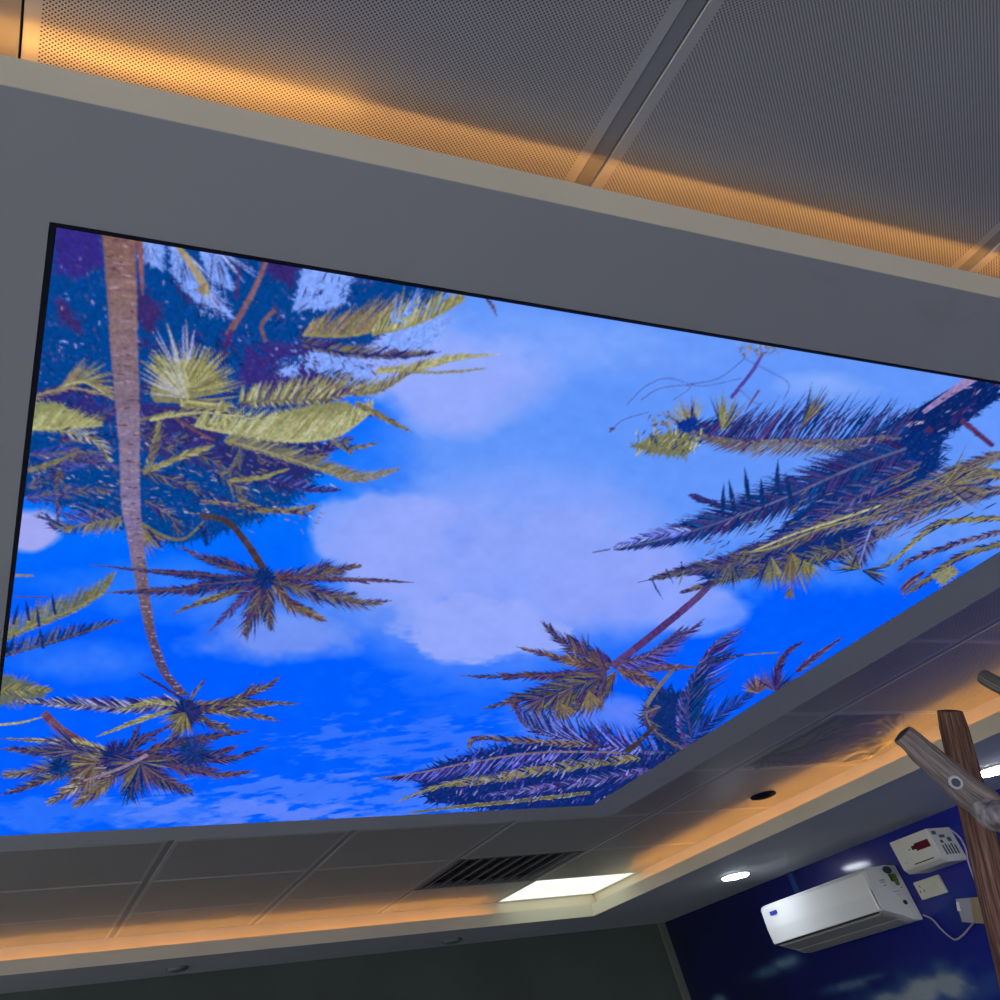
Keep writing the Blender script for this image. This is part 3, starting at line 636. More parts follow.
# fan of dark fronds along the bottom edge
mass([(420, 772), (480, 752), (530, 742), (600, 748), (655, 752), (700, 742), (650, 770), (592, 806), (500, 808), (430, 800)], (14, 40, 112), 8)
frond([(690, 752), (620, 750), (570, 740), (530, 726), (520, 718)], 3, 30, [NAVY2, (40, 50, 130), (100, 110, 200)], 2.2, 62, 1.7, -.1, (100, 84, 110))
frond([(640, 750), (600, 745), (560, 738), (530, 730)], 34, 12, [(120, 130, 235), NAVY2, PURP], 1.6, -40, 1.5)
frond([(600, 745), (540, 742), (480, 738), (470, 748)], 8, 12, [BRN, TAN, PURP, NAVY2], 1.6, 30, 1.7)
frond([(620, 752), (540, 752), (470, 762), (420, 772), (373, 778)], 22, 3, [NAVY2, (50, 50, 140), (100, 110, 220), PURP], 2.6, 50, 1.6, .1, (140, 112, 110))
frond([(560, 770), (500, 775), (440, 785), (395, 802)], 10, 8, [OLV, NAVY2, OLV2, (90, 90, 150)], 2.2, 30, 1.8, spc=OLV)
frond([(640, 758), (560, 768), (490, 780), (450, 786)], 9, 14, [(150, 130, 80), OLV, NAVY2, OLV2], 2.2, 40, 1.8)
frond([(590, 792), (520, 800), (460, 806), (410, 812)], 5, 4, [OLV, LOLV, OLV2], 3, 30, 2.2, spc=OLV2, sw=(3, 2))
frond([(650, 770), (560, 785), (480, 795)], 12, 12, [NAVY2, (70, 70, 150), PURP, (110, 110, 180)], 2.2, 40, 1.5)
flecks(450, 745, 690, 805, 420, [(90, 90, 190), (60, 60, 150), (140, 140, 210), PURP, NAVY], 6, 1.3, -55, .3)
# drooping palm at the lower right
mass([(655, 690), (680, 694), (700, 720), (700, 745), (668, 750), (645, 720)], (14, 44, 112), 9)
frond([(690, 752), (680, 728), (682, 700), (700, 665), (718, 640), (740, 628)], 6, 42, [NAVY2, (50, 50, 140), PURP, (90, 110, 220)], 2.2, 70, 1.6, .3, PLUM)
frond([(695, 748), (688, 720), (690, 690), (706, 650)], 12, 36, [NAVY, NAVY2, (80, 70, 140)], 2.0, 62, 1.7, .2, (70, 60, 120))
frond([(660, 706), (646, 715), (660, 735), (690, 752)], 12, 10, [GRY, NAVY2, BRN, PURP], 2.0, 50, 1.7, spc=(120, 110, 130))
line([(674, 668), (660, 684), (645, 706)], (3, 5), (120, 110, 116), 8); line([(655, 724), (640, 740), (625, 752)], (4, 6), (70, 60, 70), 8)
frond([(690, 752), (730, 738), (780, 710), (800, 700)], 24, 10, [NAVY2, (30, 60, 160), PURP], 1.8, 40, 1.6, spc=NAVY2)
frond([(690, 740), (720, 714), (756, 690)], 22, 18, [NAVY2, (40, 80, 200), (30, 50, 140)], 1.6, 40, 1.4)
line([(700, 662), (740, 655), (778, 652)], (1.5, 1.2), (130, 124, 110), 8); frond([(700, 664), (720, 658), (745, 654)], 8, 10, [PURP, NAVY2], 1.2, 30, 1.2)
frond([(776, 690), (777, 668), (788, 650), (805, 640)], 6, 10, [PURP, BRN, NAVY2], 2.0, 50, 1.6, spc=PURP); frond([(795, 672), (815, 655), (843, 636)], 6, 9, [PURP, BRN, (110, 90, 90)], 2.0, 34, 1.8, spc=PURP)
fan((758, 692), 190, 330, 18, [TAN, BRN, PURP], 22, 1.8); fan((775, 690), 200, 350, 26, [NAVY2, PURP, PLUM], 18, 1.6)
# the large palm at the right
line([(1004, 368), (970, 392), (930, 418), (880, 448), (850, 470)], (28, 34), (6, 38, 104), 20, 3)
mass([(985, 385), (1000, 395), (975, 412), (960, 425), (930, 440), (900, 452), (870, 450), (900, 420), (940, 400)], (8, 38, 104), 6)
line([(974, 376), (950, 392), (922, 412)], (10, 4), (150, 120, 190), 10); line([(960, 420), (975, 432), (992, 446)], (6, 5), (92, 30, 100), 8); line([(950, 424), (962, 410), (975, 412)], (7, 3), (40, 36, 100), 6)
line([(930, 428), (900, 452), (860, 490), (800, 520), (772, 545)], (7, 4), (86, 46, 104), 16, 8); line([(905, 424), (922, 422)], (4, 2), (200, 180, 235), 4); line([(940, 440), (928, 458)], (3, 3), (60, 40, 100), 4)
mass([(860, 440), (900, 430), (940, 440), (935, 470), (900, 495), (850, 520), (800, 535), (765, 545), (790, 520), (815, 500), (835, 480)], (6, 44, 116), 9)
mass([(705, 578), (700, 566), (760, 548), (850, 520), (880, 530), (850, 552), (820, 562), (780, 566), (740, 575)], (14, 44, 116), 9)
frond([(900, 438), (850, 441), (790, 440), (740, 440), (700, 433), (668, 418)], 4, 46, [NAVY2, PURP, NAVY, (70, 66, 130)], 2.2, 118, 1.7, -.25, (96, 92, 120), end=110)
frond([(890, 436), (850, 441), (790, 441), (740, 441), (700, 434), (668, 420)], 22, 4, [PURP, GRY, PLUM, OLV2, (120, 116, 130)], 2.2, 58, 1.5, .1)
frond([(880, 444), (840, 448), (800, 444)], 5, 5, [(150, 146, 140), OLV2, GRY], 2, 20, 2)
fan((690, 430), 210, 300, 34, [OLV, OLV2, (150, 150, 110), PURP], 26, 1.7); fan((722, 430), 250, 310, 38, [OLV2, OLV, NAVY2], 16, 1.8); fan((800, 428), 280, 320, 44, [OLV2, NAVY2, OLV, PURP], 16, 1.8)
mass([(634, 446), (655, 436), (680, 432), (692, 440), (685, 455), (655, 452)], (120, 124, 84), 6); flecks(634, 432, 700, 456, 90, [OLV, LOLV, OLV2, NAVY2], 7, 1.5, -60, .5)
flecks(648, 410, 672, 425, 30, [OLV2, OLV, BRN], 5, 1.5); mass([(676, 424), (694, 416), (696, 428), (684, 432)], (10, 50, 140), 4)
frond([(905, 448), (850, 468), (790, 495), (730, 518), (665, 538), (592, 552)], 30, 38, [NAVY2, NAVY, PURP, (50, 56, 120)], 2.6, 44, 1.8, .1, (84, 90, 140), (3, 1.4))
for x, y in ((742, 474), (756, 484), (770, 466), (728, 486), (716, 490), (785, 478)): leaf((x + 6, y + 26), (R.uniform(-.25, .1), -1), 34, 5, NAVY2)
frond([(720, 505), (700, 498), (690, 494)], 9, 6, [PURP, NAVY2], 2, 40, 2.4)
frond([(690, 530), (650, 536), (605, 550)], 12, 14, [(150, 170, 250), (110, 130, 235), (70, 80, 160)], 1.2, 40, 1.2)
frond([(920, 462), (850, 500), (780, 540), (720, 556)], 16, 22, [NAVY2, PURP, NAVY, (84, 84, 140)], 2.2, 50, 1.6, .2, PLUM)
frond([(890, 500), (820, 530), (740, 560), (690, 570), (637, 582)], 18, 24, [NAVY2, PURP, (76, 76, 110), OLV2], 2.2, 32, 1.7, .2, (88, 80, 110))
frond([(860, 545), (800, 560), (740, 575), (668, 596)], 14, 20, [NAVY2, (86, 90, 100), OLV2, PURP], 2.2, 40, 1.6)
for P in ([(1004, 452), (940, 476), (890, 505), (850, 520)], [(1004, 470), (950, 490), (880, 515), (830, 528)], [(960, 480), (900, 500), (830, 520), (750, 552)], [(940, 500), (880, 530), (840, 552)], [(1004, 488), (950, 500), (900, 520)]):
    frond(P, 18, 16, [PURP, NAVY2, OLV2, (120, 110, 140), (90, 84, 120), NAVY], 2.0, 34, 1.5, .1, (124, 118, 120))
line([(880, 505), (830, 522), (790, 535), (752, 551)], (2, 1.8), LOLV, 14); line([(870, 516), (820, 528), (770, 548), (740, 552)], (1.6, 2), OLV, 12)
frond([(1004, 476), (970, 470), (940, 480)], 24, 12, [OLV2, OLV, PURP, (140, 136, 120)], 2.4, 34, 1.6, spc=OLV2); fan((944, 486), -60, 40, 44, [OLV2, OLV, PURP, GRY], 34, 1.5)
frond([(870, 528), (864, 546), (858, 566)], 16, 18, [(80, 96, 190), PURP, NAVY2, (84, 88, 140)], 2.0, 62, 1.4, .1, (120, 140, 210))
frond([(1004, 518), (960, 520), (930, 528), (890, 562), (862, 570)], 7, 9, [OLV2, OLV, (150, 140, 80), NAVY2], 2.2, 34, 1.7, spc=OLV)
fan((860, 568), 170, 250, 28, [OLV, OLV2, TAN, NAVY2], 20, 1.6); fan((862, 570), -10, 40, 26, [OLV, BRN, NAVY2], 12, 1.8)
fan((770, 556), 60, 120, (30, 36), [OLV2, OLV, NAVY2, (110, 120, 90)], 30, 1.8); fan((790, 552), 40, 110, 40, [OLV2, OLV, BRN, (112, 120, 84)], 26, 1.9); fan((730, 562), 60, 120, 26, [NAVY2, OLV2], 18, 1.7)
fan((800, 560), 20, 80, 22, [OLV, OLV2], 12, 1.8); fan((790, 588), 60, 130, 12, [BRN, OLV2], 10, 1.8)
frond([(1004, 542), (960, 556), (925, 580), (905, 594)], 10, 10, [BRN, OLV2, PURP, (130, 124, 90), NAVY2], 2.6, 30, 1.8, .2, OLV2)
frond([(1004, 530), (950, 545), (910, 560), (895, 572)], 9, 9, [NAVY2, PURP, BRN, (120, 120, 160)], 2.2, 30, 1.6, .2)
mass([(932, 575), (950, 566), (956, 572), (942, 584)], (150, 150, 110), 4)
for q in range(7): line([(925 - q * 2, 570 + q * 2), (910 - q, 578 + q * 2.2), (898 + q, 588 + q * 1.6)], (2.4, .8), jit(R.choice([BRN, PURP, OLV2])), 6)
flecks(700, 480, 900, 580, 260, [NAVY2, (50, 60, 140), (84, 84, 150), PURP, OLV2, (110, 110, 170)], 8, 1.1, -30, .4, inside=lambda x, y: abs(y - (560 - (x - 700) * .42)) < 32)
flecks(860, 385, 1000, 460, 120, [(60, 30, 90), (30, 60, 150), NAVY2, (110, 60, 110), (130, 120, 180)], 6, 1.4, -35, .5, inside=lambda x, y: abs(y - (468 - (x - 850) * .62)) < 18)
for q in range(26):
    x = R.uniform(640, 900); y = 575 - (x - 640) * .12 + R.uniform(-14, 8); leaf((x, y), (R.uniform(-.5, .5), 1), R.uniform(10, 26), 1.8, jit(R.choice([NAVY2, OLV2, (60, 70, 120)])), R.uniform(-.3, .3))
for q in range(60):
    x = R.uniform(880, 1000); y = 520 - (x - 880) * .2 + R.uniform(-45, 20); leaf((x, y), (-.9, .42), R.uniform(14, 40), 1.3, jit(R.choice([NAVY2, OLV2, PURP, (120, 112, 130), BRN])), R.uniform(-.1, .1))
# bare stalk with curling strands
line([(762, 352), (752, 370), (738, 388), (730, 398)], (3.5, 4), (84, 70, 160), 10); line([(758, 390), (750, 402), (744, 412)], (2.5, 1), (92, 60, 120), 6)
flecks(738, 342, 780, 354, 46, [OLV2, BRN, (150, 144, 170)], 6, 1.4)
for P in ([(626, 405), (645, 386), (668, 378), (700, 386), (740, 378)], [(688, 384), (718, 378), (744, 358)], [(610, 432), (622, 420), (648, 412)], [(742, 358), (770, 372), (788, 384), (782, 400)], [(640, 400), (660, 388), (690, 386), (672, 400)], [(736, 386), (750, 400), (758, 404)]):
    line(P, (1, .8), (84, 96, 160), 18, 6)
flecks(608, 426, 616, 433, 6, [BRN, PURP], 4, 1.5)

# --- leafy irregularity: nudge and mottle everything that is not sky
MSK = (np.abs(IMG - SKY0).sum(-1) > 1e-5)
wx = ((fb(5, 4, 201, 3) - .5) * 4).astype(int); wy = ((fb(5, 4, 231, 3) - .5) * 4).astype(int)
jj, ii_ = np.mgrid[0:GH, 0:GW]; sj = np.clip(jj + wy, 0, GH - 1); si = np.clip(ii_ + wx, 0, GW - 1)
IMG = np.where((MSK | MSK[sj, si])[..., None], IMG[sj, si], IMG); MSK = MSK[sj, si]
g1 = fb(2.6, 1.8, 260, 3, -.5); g2 = fb(1.9, 2.6, 280, 2, .4)
gain = 1 + MSK * ((g1 - .5) * .7 + (g2 - .5) * .5)
IMG = IMG * np.clip(gain, .25, 2.2)[..., None]
IMG = np.where((MSK & (IMG[..., 0] > .55 * IMG[..., 2]))[..., None], (IMG * .80 + IMG.mean(-1, keepdims=True) * .20) * np.where(UY > 560, .84, .94)[..., None], IMG)
dark = MSK & (IMG.sum(-1) < .42); sp_ = np.clip((fb(2.2, 2.2, 300, 2, .8) - .75) * 9, 0, 1) * dark * (.25 + .75 * (fb(40, 30, 320, 2) > .5))
IMG = IMG * (1 - sp_[..., None] * .35) + np.array(lin((130, 122, 200)), np.float32) * sp_[..., None] * .35
pad = np.pad(IMG, ((1, 1), (1, 1), (0, 0)), mode='edge'); IMG = (pad[:-2, 1:-1] + pad[2:, 1:-1] + pad[1:-1, :-2] + pad[1:-1, 2:] + 2 * IMG) / 6

# --- carry the painting on the display
IMG2 = IMG.reshape(GH // 2, 2, GW // 2, 2, 3).mean(axis=(1, 3)); h_, w_ = IMG2.shape[:2]
vx = ix0 + (ix1 - ix0) * np.arange(w_) / (w_ - 1); vy = iy0 + (iy1 - iy0) * np.arange(h_) / (h_ - 1)
A_, B_ = np.meshgrid(vx, vy); co = np.stack([A_, B_, np.full_like(A_, zd)], -1).reshape(-1, 3).astype(np.float32)
ii = np.arange(h_ * w_).reshape(h_, w_); quads = np.stack([ii[:-1, :-1], ii[1:, :-1], ii[1:, 1:], ii[:-1, 1:]], -1).reshape(-1, 4)
me = bpy.data.meshes.new('display'); nf = len(quads)
me.vertices.add(len(co)); me.vertices.foreach_set('co', co.ravel())
me.loops.add(nf * 4); me.loops.foreach_set('vertex_index', quads.ravel().astype(np.int32))
me.polygons.add(nf); me.polygons.foreach_set('loop_start', np.arange(0, nf * 4, 4, dtype=np.int32))
me.update(calc_edges=True)
ca = me.color_attributes.new('paint', 'FLOAT_COLOR', 'POINT')
ca.data.foreach_set('color', np.concatenate([IMG2.reshape(-1, 3), np.ones((h_ * w_, 1), np.float32)], 1).ravel())
me.materials.append(colmat('lit display', 1.0))
disp = bpy.data.objects.new('display', me); C.objects.link(disp)
rooted(scr, [casing, disp])

# ---------------------------------------------------------------- ceiling panel light
x0, x1, y0, y1 = XS[ngx - 1] + .001, KX - .001, YS[-2] + .0012, KY - .0012
pl = empty('panel_light', ((x0 + x1) / 2, (y0 + y1) / 2, HC)); tag(pl, 'bright white square ceiling panel light in the far corner of the tiles', 'light')
fr = boxes('frame', [((x0, y0, HC), (x1, y0 + .008, HC + .02)), ((x0, y1 - .008, HC), (x1, y1, HC + .02)), ((x0, y0, HC), (x0 + .01, y1, HC + .02)), ((x1 - .01, y0, HC), (x1, y1, HC + .02))], M_white)
def paneldiff():
    m, nt, b = newmat('lit panel diffuser'); nt.nodes.remove(b); e = N(nt, 'ShaderNodeEmission'); tc = N(nt, 'ShaderNodeTexCoord')
    no = N(nt, 'ShaderNodeTexNoise'); no.inputs['Scale'].default_value = 7; no.inputs['Distortion'].default_value = 1.5; nt.links.new(tc.outputs['Object'], no.inputs[0])
    nt.links.new(ramp(nt, no.outputs[0], [(.3, (.74, .86, .64)), (.7, (.88, 1.0, .84))]), e.inputs[0]); e.inputs[1].default_value = 1.4
    nt.links.new(e.outputs[0], nt.nodes['Material Output'].inputs[0]); return m
df = box('diffuser', (x0 + .01, y0 + .008, HC + .003), (x1 - .01, y1 - .008, HC + .012), paneldiff())
rooted(pl, [fr, df])

# ---------------------------------------------------------------- air vent in the tile grid
vx0, vx1, vy0, vy1 = 1.7375 + .001, 2.3405 - .0215, 3.351 + .0012, 3.8295 - .0012
av = empty('air_vent', ((vx0 + vx1) / 2, (vy0 + vy1) / 2, HC)); tag(av, 'dark slotted square air vent in the ceiling beside the panel light', 'air vent')
P = [boxes('frame', [((vx0, vy0, HC), (vx1, vy0 + .016, HC + .02)), ((vx0, vy1 - .016, HC), (vx1, vy1, HC + .02)), ((vx0, vy0, HC), (vx0 + .02, vy1, HC + .02)), ((vx1 - .02, vy0, HC), (vx1, vy1, HC + .02))], M_slat, bev=.001)]
P.append(box('backing', (vx0, vy0, HC + .03 - .006), (vx1, vy1, HC + .03 - .002), M_black))
ns = 8
for k in range(ns):
    x = vx0 + .036 + k * (vx1 - vx0 - .06) / ns
    bm = bmesh.new(); V = [bm.verts.new(c) for c in ((x, vy0 + .014, HC + .001), (x + .024, vy0 + .014, HC + .017), (x + .027, vy0 + .014, HC + .015), (x + .005, vy0 + .014, HC - .001))]
    W = [bm.verts.new((v.co.x, vy1 - .014, v.co.z)) for v in V]; bm.faces.new(V); bm.faces.new(W[::-1])
    for i in range(4): bm.faces.new((V[i], V[(i + 1) % 4], W[(i + 1) % 4], W[i]))
    P.append(bmobj('slat', bm, M_slat))
rooted(av, P)

# ---------------------------------------------------------------- speaker, downlights
c = at(763, 795, HC)
sp = empty('ceiling_speaker', (c.x, c.y, HC)); tag(sp, 'small round dark blue speaker in the tiles close to the right cove', 'speaker')
rooted(sp, [lathe('rim', [(.040, .004), (.046, .002), (.048, -.002), (.046, -.005), (.038, -.006)], (c.x, c.y, HC), M_speaker), lathe('grille', [(.040, 0), (.040, -.005), (.03, -.009), (.004, -.012)], (c.x, c.y, HC), M_speaker, smooth=True)])
M_lamp = glow('downlight diffuser', (.86, .92, 1.0), 36)
def downlight(px, py, label, on, r, group=None):
    c = at(px, py, HB); e = empty('downlight', (c.x, c.y, HB)); tag(e, label, 'light', group)
    P = [lathe('trim_ring', [(r * .80, .002), (r, .0), (r * 1.02, -.002), (r * .96, -.005), (r * .82, -.004)], (c.x, c.y, HB), M_ring if on else M_off)]
    P.append(lathe('diffuser', [(r * .86, -.0015), (r * .84, -.009), (r * .5, -.012), (r * .02, -.013)], (c.x, c.y, HB), M_lamp if on else M_off, smooth=True)); rooted(e, P)
downlight(735, 875, 'lit round downlight in the soffit left of the air conditioner', True, .068)
downlight(994, 769, 'lit round downlight beside the wooden post at the right', True, .070)
downlight(177, 968, 'unlit round downlight in the back soffit, the one further left', False, .05)
downlight(452, 940, 'unlit round downlight in the back soffit below the air vent', False, .05)

# ---------------------------------------------------------------- air conditioner
ay0, ay1 = 2.995, 3.64
xf = WX - .19
ac = empty('air_conditioner', (WX, (ay0 + ay1) / 2, .335)); tag(ac, 'white wall mounted split air conditioner on the blue mural wall', 'air conditioner')
prof = [(WX - .002, .508), (WX - .06, .511), (xf + .022, .507), (xf + .006, .494), (xf, .42), (xf + .003, .368), (xf + .02, .362), (WX - .10, .343), (WX - .045, .325), (WX - .002, .323)]
P = [prism('body', prof, ay0, ay1, M_white, bev=.0025)]
fp = [(xf + .012, .5035), (xf + .0005, .492), (xf - .0055, .42), (xf - .003, .3665), (xf + .0015, .3665), (xf + .004, .42), (xf + .010, .492)]
P.append(prism('front_panel', fp, ay0 + .004, ay1 - .003, plain('glossy white panel', (.62, .64, .65), .2, 4, .02), bev=.001))
P.append(box('panel_gap', (xf - .002, ay0 + .03, .3615), (xf + .012, ay1 - .002, .3655), M_blackline))
lv = prism('louver', [(xf + .014, .3595), (WX - .10, .341), (WX - .104, .337), (xf + .016, .3545)], ay0 + .03, ay1 - .03, M_under, bev=.0006); P.append(lv)
P.append(prism('air_outlet', [(WX - .098, .3385), (WX - .05, .3235), (WX - .051, .320), (WX - .10, .334)], ay0 + .03, ay1 - .03, M_under))
P.append(box('edge_highlight', (xf - .0075, ay0 + .004, .372), (xf + .002, ay0 + .012, .432), plain('painted edge highlight', (.9, .9, .9), .3)))  # highlight along the panel's front edge, painted as a pale strip
bd = box('badge', (xf - .0075, ay1 - .100, .463), (xf - .002, ay1 - .058, .476), M_blue, bev=.0006); P.append(bd)
rooted(ac, P)
q = boxes('badge_lettering', [((xf - .0085, ay1 - .095 + k * .0070, .466), (xf - .0072, ay1 - .0905 + k * .0070, .473)) for k in range(5)], M_blue2)
q.parent = bd; q.matrix_parent_inverse = bd.matrix_parent_inverse.copy()
e0 = ay0 - .0012
def side(name, cx, cz, w, h, m): o_ = box(name, (cx - w / 2, e0, cz - h / 2), (cx + w / 2, ay0 + .001, cz + h / 2), m); rooted(ac, [o_]); return o_
def sidedisc(name, cx, cz, rx_, rz_, m):
    V = [(cx + rx_ * math.cos(a), y, cz + rz_ * math.sin(a)) for y in (e0 - .0002, ay0 + .001) for a in [2 * PI * k / 20 for k in range(20)]]
    F = [tuple(range(20)), tuple(range(20, 40))[::-1]] + [(k, (k + 1) % 20, 20 + (k + 1) % 20, 20 + k) for k in range(20)]; o_ = mesh(name, V, F, m); rooted(ac, [o_]); return o_
xs_ = WX
sidedisc('round_sticker', xs_ - .060, .494, .024, .013, M_dkst); side('energy_sticker', xs_ - .048, .467, .040, .026, M_green); side('energy_band', xs_ - .062, .463, .014, .018, M_yell)
side('sticker_foot', xs_ - .040, .447, .020, .014, M_green)
for cx, cz, w, h in ((.115, .462, .030, .004), (.115, .455, .026, .003), (.112, .444, .016, .003), (.070, .421, .034, .002), (.064, .409, .014, .002), (.030, .432, .010, .004)): side('printed_line', xs_ - cx, cz, w, h, M_print)
sidedisc('screw_cap', xs_ - .052, .383, .011, .008, M_blackline)

# ---------------------------------------------------------------- trunking, stabiliser, socket, adaptor, cables
o = box('pipe_trunking', (WX - .016, 3.542, .508), (WX - .0002, 3.572, HB - .0002), M_trunk, bev=.003); tag(o, 'short blue painted pipe trunking rising from the air conditioner to the soffit', 'trunking')
sy_0, sy_1, sz0, sz1, sxf = 2.672, 2.862, .450, .560, WX - .13
st = empty('voltage_stabilizer', (WX, (sy_0 + sy_1) / 2, sz0)); tag(st, 'white voltage stabilizer box with a dark red display on the blue wall', 'stabilizer')
body = prism('body', [(WX - .001, sz1), (sxf, sz1), (sxf, sz0 + .014), (sxf + .018, sz0), (WX - .001, sz0)], sy_0, sy_1, M_white2, bev=.002)
bev_ = box('display', (sxf - .0015, 2.690, .5065), (sxf + .001, 2.758, .531), M_red, bev=.0004); b2 = box('display_tab', (sxf - .0015, 2.752, .513), (sxf + .001, 2.776, .526), M_red)
ln = box('printed_stripe', (sxf - .001, 2.705, .4695), (sxf + .001, 2.800, .4730), M_blackline); tx = boxes('printed_mark', [((sxf - .001, 2.822 + k * .007, .482), (sxf + .001, 2.826 + k * .007, .485)) for k in range(3)], M_print)
led = box('indicator', (sxf - .001, 2.785, .516), (sxf + .001, 2.791, .520), M_red)
ve = []
for k in range(5): ve.append(box('side_slot', (sxf + .034 + k * .016, sy_0 - .001, .472), (sxf + .042 + k * .016, sy_0 + .001, .503 + .004 * (k % 2)), M_dkst))
for (cx, cz, w, h) in ((.028, .545, .022, .012), (.060, .532, .030, .010), (.090, .520, .02, .014), (.045, .515, .014, .010)): ve.append(box('side_print', (sxf + cx - w / 2, sy_0 - .001, cz - h / 2), (sxf + cx + w / 2, sy_0 + .001, cz + h / 2), M_dkst))
rooted(st, [body, bev_, b2, ln, tx, led] + ve)
so = empty('wall_socket', (WX, 2.888, .376)); tag(so, 'ivory double socket plate under the stabilizer', 'socket')
P = [box('plate', (WX - .012, 2.826, .377), (WX - .0003, 2.950, .436), M_ivory, bev=.0025)]
for yy in (2.928, 2.936, 2.918): P.append(box('pin_hole', (WX - .0127, yy - .002, .405 + (.01 if yy == 2.928 else -.006)), (WX - .0115, yy + .002, .412 + (.01 if yy == 2.928 else -.006)), M_blackline))
P.append(box('rocker_switch', (WX - .015, 2.850, .394), (WX - .011, 2.874, .420), M_ivory, bev=.001))
rooted(so, P)
ad = empty('plug_box', (WX, 2.74, .262)); tag(ad, 'small grey and brown box hanging by a white cable beside the wooden post', 'plug box')
q0 = [atX(a, b, WX - .045) for a, b in ((955.5, 899), (970, 898), (974, 923), (962, 922))]; q1 = [atX(a, b, WX - .045) for a, b in ((970, 898), (985, 896), (988, 924), (974, 923))]
def slab(name, q, m, d=.035):
    V = [tuple(v) for v in q] + [(v.x + d, v.y, v.z) for v in q]; return mesh(name, V, [(0, 1, 2, 3), (7, 6, 5, 4)] + [(k, (k + 1) % 4 , 4 + (k + 1) % 4, 4 + k) for k in range(4)], m)
hl = [atX(a, b, WX - .047) for a, b in ((956, 902), (958.5, 902), (960.5, 911), (957.5, 911))]
rooted(ad, [slab('housing', q0, M_print), slab('back_shell', q1, M_card), slab('indicator', hl, M_white, .003)])
def cable(name, px, X, r, m, label, n=40):
    pts = spline([tuple(atX(a, b, X if not isinstance(X, list) else X[i])) for i, (a, b) in enumerate(px)], n)
    return tag(tube(name, pts, r, m, n=8), label, 'cable')
cable('power_cable', [(923, 915), (932, 919), (941, 929), (950, 937), (956, 939.5), (963, 935), (970, 927), (974, 922)], WX - .02, .0032, M_cab, 'grey cable looping from the air conditioner to the plug box')
cable('power_cable', [(950, 829), (960, 838), (966, 850), (968, 861), (974, 878), (981, 895)], WX - .05, .0032, M_cab, 'grey cable running from the stabilizer down to the plug box')

# ---------------------------------------------------------------- rustic poles in front
def pole(name, a, b, r0, r1, mat, label=None, cat='wooden pole', n=26, rough=.35, seed=1, parts=None):
    a, b = Vector(a), Vector(b); m = 44; d, u, w = frame3(b - a); V = []; F = []; G = []
    for i in range(m + 1):
        t = i / m; c = a + (b - a) * t + u * (.003 * noise.noise(Vector((t * 5, seed, 0)))) + w * (.003 * noise.noise(Vector((t * 5, seed, 7))))
        if i == m: c = a + (b - a)
        for k in range(n):
            an = 2 * PI * k / n; r = (r0 + (r1 - r0) * t) * (1 + rough * .22 * noise.noise(Vector((math.cos(an) * 2.2, math.sin(an) * 2.2, t * 9 + seed))) + rough * .08 * noise.noise(Vector((math.cos(an) * 7, math.sin(an) * 7, t * 4 + seed))))
            if i in (0, m): r *= .90
            V.append(c + u * math.cos(an) * r + w * math.sin(an) * r); G.append((math.cos(an) * 2, math.sin(an) * 2, t * (b - a).length * 1.2 + seed))
        if i in (0,):
            pass
    for i in range(m):
        for k in range(n): F.append((i * n + k, i * n + (k + 1) % n, (i + 1) * n + (k + 1) % n, (i + 1) * n + k))
    o = mesh(name, V, F, mat, None, True); g = o.data.attributes.new('grain', 'FLOAT_VECTOR', 'POINT')
    for i, v in enumerate(G): g.data[i].vector = v
    for e_, c in ((0, a), (m, b)):
        ring = [V[e_ * n + k] for k in range(n)]; s = -1 if e_ == 0 else 1
        vv = ring + [c + (q_ - c) * .6 + d * s * .002 for q_ in ring] + [c + d * s * .0005]
        ff = [(k, (k + 1) % n, n + (k + 1) % n, n + k) for k in range(n)] + [(n + k, n + (k + 1) % n, 2 * n) for k in range(n)]
        if e_ == 0: ff = [f[::-1] for f in ff]
        mesh('cut_end', vv, ff, M_endg, o)
    if label: tag(o, label, cat)
    return o
dp = 2.0
A0 = ray(950, 711) * dp; B0 = ray(998, 900) * (dp - .14)
dirp = (B0 - A0).normalized(); tF = (FLOOR - A0.z) / dirp.z
post = pole('wooden_post', A0, A0 + dirp * tF, .0285, .062, M_post, 'upright reddish brown tree post at the right edge, behind the grey pole', seed=2, rough=.5)
b0 = ray(902, 734) * 1.90; b1 = ray(990, 810) * 1.80
bm_ = pole('wooden_beam', b0, b1, .0265, .038, M_beam, 'slanting weathered grey pole crossing in front of the post, with a round bolt', seed=5, rough=.35)
dB, uB, wB = frame3(b1 - b0)
bp = ray(953.5, 780.5); tb = 1.83
cn = bp * tb; nrm = -bp.normalized()
# bolt head facing the viewer side of the pole
axis = dB; nn = (nrm - axis * nrm.dot(axis)).normalized(); ctr = b0 + dB * ((cn - b0).dot(dB)); ctr = ctr + (cn - ctr) - nn * ((cn - ctr).dot(nn)); sc_ = ctr + nn * .030
def disc(name, c, nz, r, h, mat, par, n=24, inner=0):
    _, u, w = frame3(nz); V = []; F = []
    prof = [(r, 0), (r, h * .7), (r * .86, h)] + ([(inner, h), (inner, 0)] if inner else [])
    for rr, hh in prof:
        for k in range(n): V.append(c + u * math.cos(2 * PI * k / n) * rr + w * math.sin(2 * PI * k / n) * rr + nz * hh)
    for i in range(len(prof) - 1):
        for k in range(n): F.append((i * n + k, i * n + (k + 1) % n, (i + 1) * n + (k + 1) % n, (i + 1) * n + k))
    if not inner: F.append(tuple(range((len(prof) - 1) * n, len(prof) * n)))
    return mesh(name, V, F, mat, par)
disc('washer', sc_, nn, .0135, .007, M_ring, bm_, inner=.009)
disc('bolt', sc_, nn, .0088, .005, M_dkst, bm_, 6)
c0 = ray(984, 812) * 1.79; c1 = ray(1070, 838) * 1.60
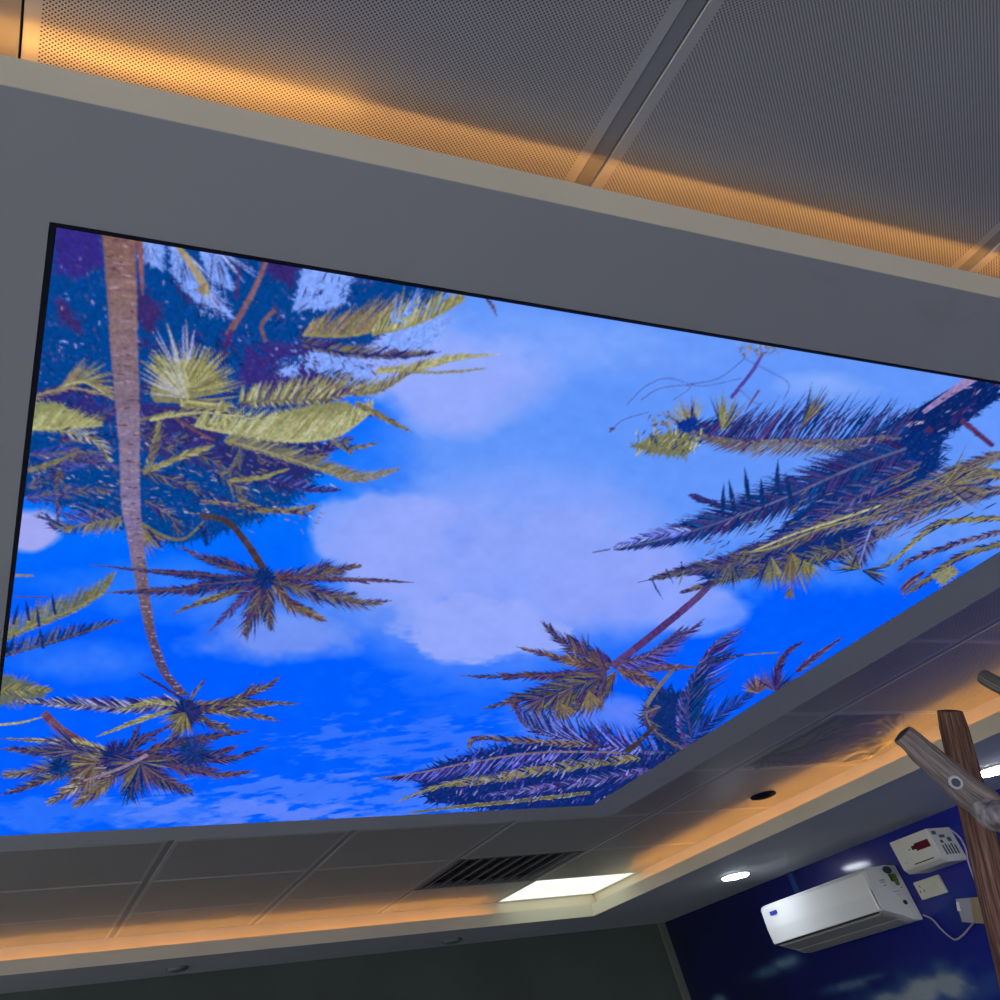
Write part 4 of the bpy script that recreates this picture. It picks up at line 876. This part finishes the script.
pole('birch_pole', c0, c1, .030, .036, M_birch, 'mottled pale pole end at the right edge below the lit downlight', seed=9, rough=.9)
s0 = ray(982, 676) * 1.9; s1 = ray(1090, 735) * 1.7
pole('wooden_stub', s0, s1, .0175, .024, M_stub, 'short dark grey log end entering at the right edge above the post', seed=12, rough=.5)

# ---------------------------------------------------------------- crinkled plastic film hanging on the tiles
def film():
    m, nt, b = newmat('clear plastic film'); nt.nodes.remove(b); g = N(nt, 'ShaderNodeBsdfGlossy'); g.inputs['Roughness'].default_value = .28; g.inputs[0].default_value = (.9, .9, .92, 1)
    t = N(nt, 'ShaderNodeBsdfTransparent'); t.inputs[0].default_value = (.96, .96, .96, 1); mx = N(nt, 'ShaderNodeMixShader'); mx.inputs[0].default_value = .36
    nt.links.new(t.outputs[0], mx.inputs[1]); nt.links.new(g.outputs[0], mx.inputs[2]); nt.links.new(mx.outputs[0], nt.nodes['Material Output'].inputs[0])
    c = [at(a, b_, HC - .004) for a, b_ in ((742, 769), (838, 716), (905, 714), (902, 735), (866, 762))]; ap = at(903, 736, HC - .004); ap2 = at(765, 757, HC - .004)
    nu, nv = 150, 110; V = []; F = []
    for j in range(nv + 1):
        for i in range(nu + 1):
            u, v = i / nu, j / nv
            A_ = c[0].lerp(c[1], u).lerp(c[1].lerp(c[2], u), 0) if False else c[0].lerp(c[1], u * .98)
            top = c[0].lerp(c[1], u / .55) if u < .55 else c[1].lerp(c[2], (u - .55) / .45)
            bot = c[0].lerp(c[4], u / .72) if u < .72 else c[4].lerp(c[3], (u - .72) / .28)
            p = top.lerp(bot, v)
            r = (p - ap).length; th = math.atan2(p.y - ap.y, p.x - ap.x); r2 = (p - ap2).length; th2 = math.atan2(p.y - ap2.y, p.x - ap2.x)
            h = .012 * abs(noise.noise(Vector((th * 9, r * 2.5, 0)))) * min(1, r / .12) + .010 * abs(noise.noise(Vector((th2 * 8, r2 * 3, 5)))) * min(1, r2 / .1) + .004 * noise.noise(p * 22)
            ed = min(1, min(u, 1 - u, v, 1 - v) * 9)
            V.append((p.x, p.y, HC - .0016 - max(0, h) * ed * 1.3 - .0010))
    for j in range(nv):
        for i in range(nu): a = j * (nu + 1) + i; F.append((a, a + 1, a + nu + 2, a + nu + 1))
    o = mesh('plastic_film', V, F, m, None, True); tag(o, 'crinkled clear plastic film clinging to the tiles above the grey pole', 'plastic film')
film()

# ---------------------------------------------------------------- light
w = bpy.data.worlds.new('world'); S.world = w; w.use_nodes = True; bg = w.node_tree.nodes['Background']
wt = w.node_tree; tc = N(wt, 'ShaderNodeTexCoord'); sp = N(wt, 'ShaderNodeSeparateXYZ'); wt.links.new(tc.outputs['Generated'], sp.inputs[0])
k_ = math_(wt, 'MAXIMUM', math_(wt, 'MULTIPLY', sp.outputs[0], -1.0), 0.0)          # daylight is strongest from the open left of the room
wt.links.new(mixc(wt, k_, (.86, .90, .98), (1.0, .97, .90)), bg.inputs[0]); wt.links.new(math_(wt, 'MULTIPLY_ADD', k_, 1.9, 1.55), bg.inputs[1])
S.view_settings.view_transform = 'Standard'; S.view_settings.look = 'None'; S.view_settings.gamma = 1; S.view_settings.exposure = 0
S.view_settings.use_curve_mapping = False
S.cycles.max_bounces = 8; S.cycles.diffuse_bounces = 4; S.cycles.use_denoising = True
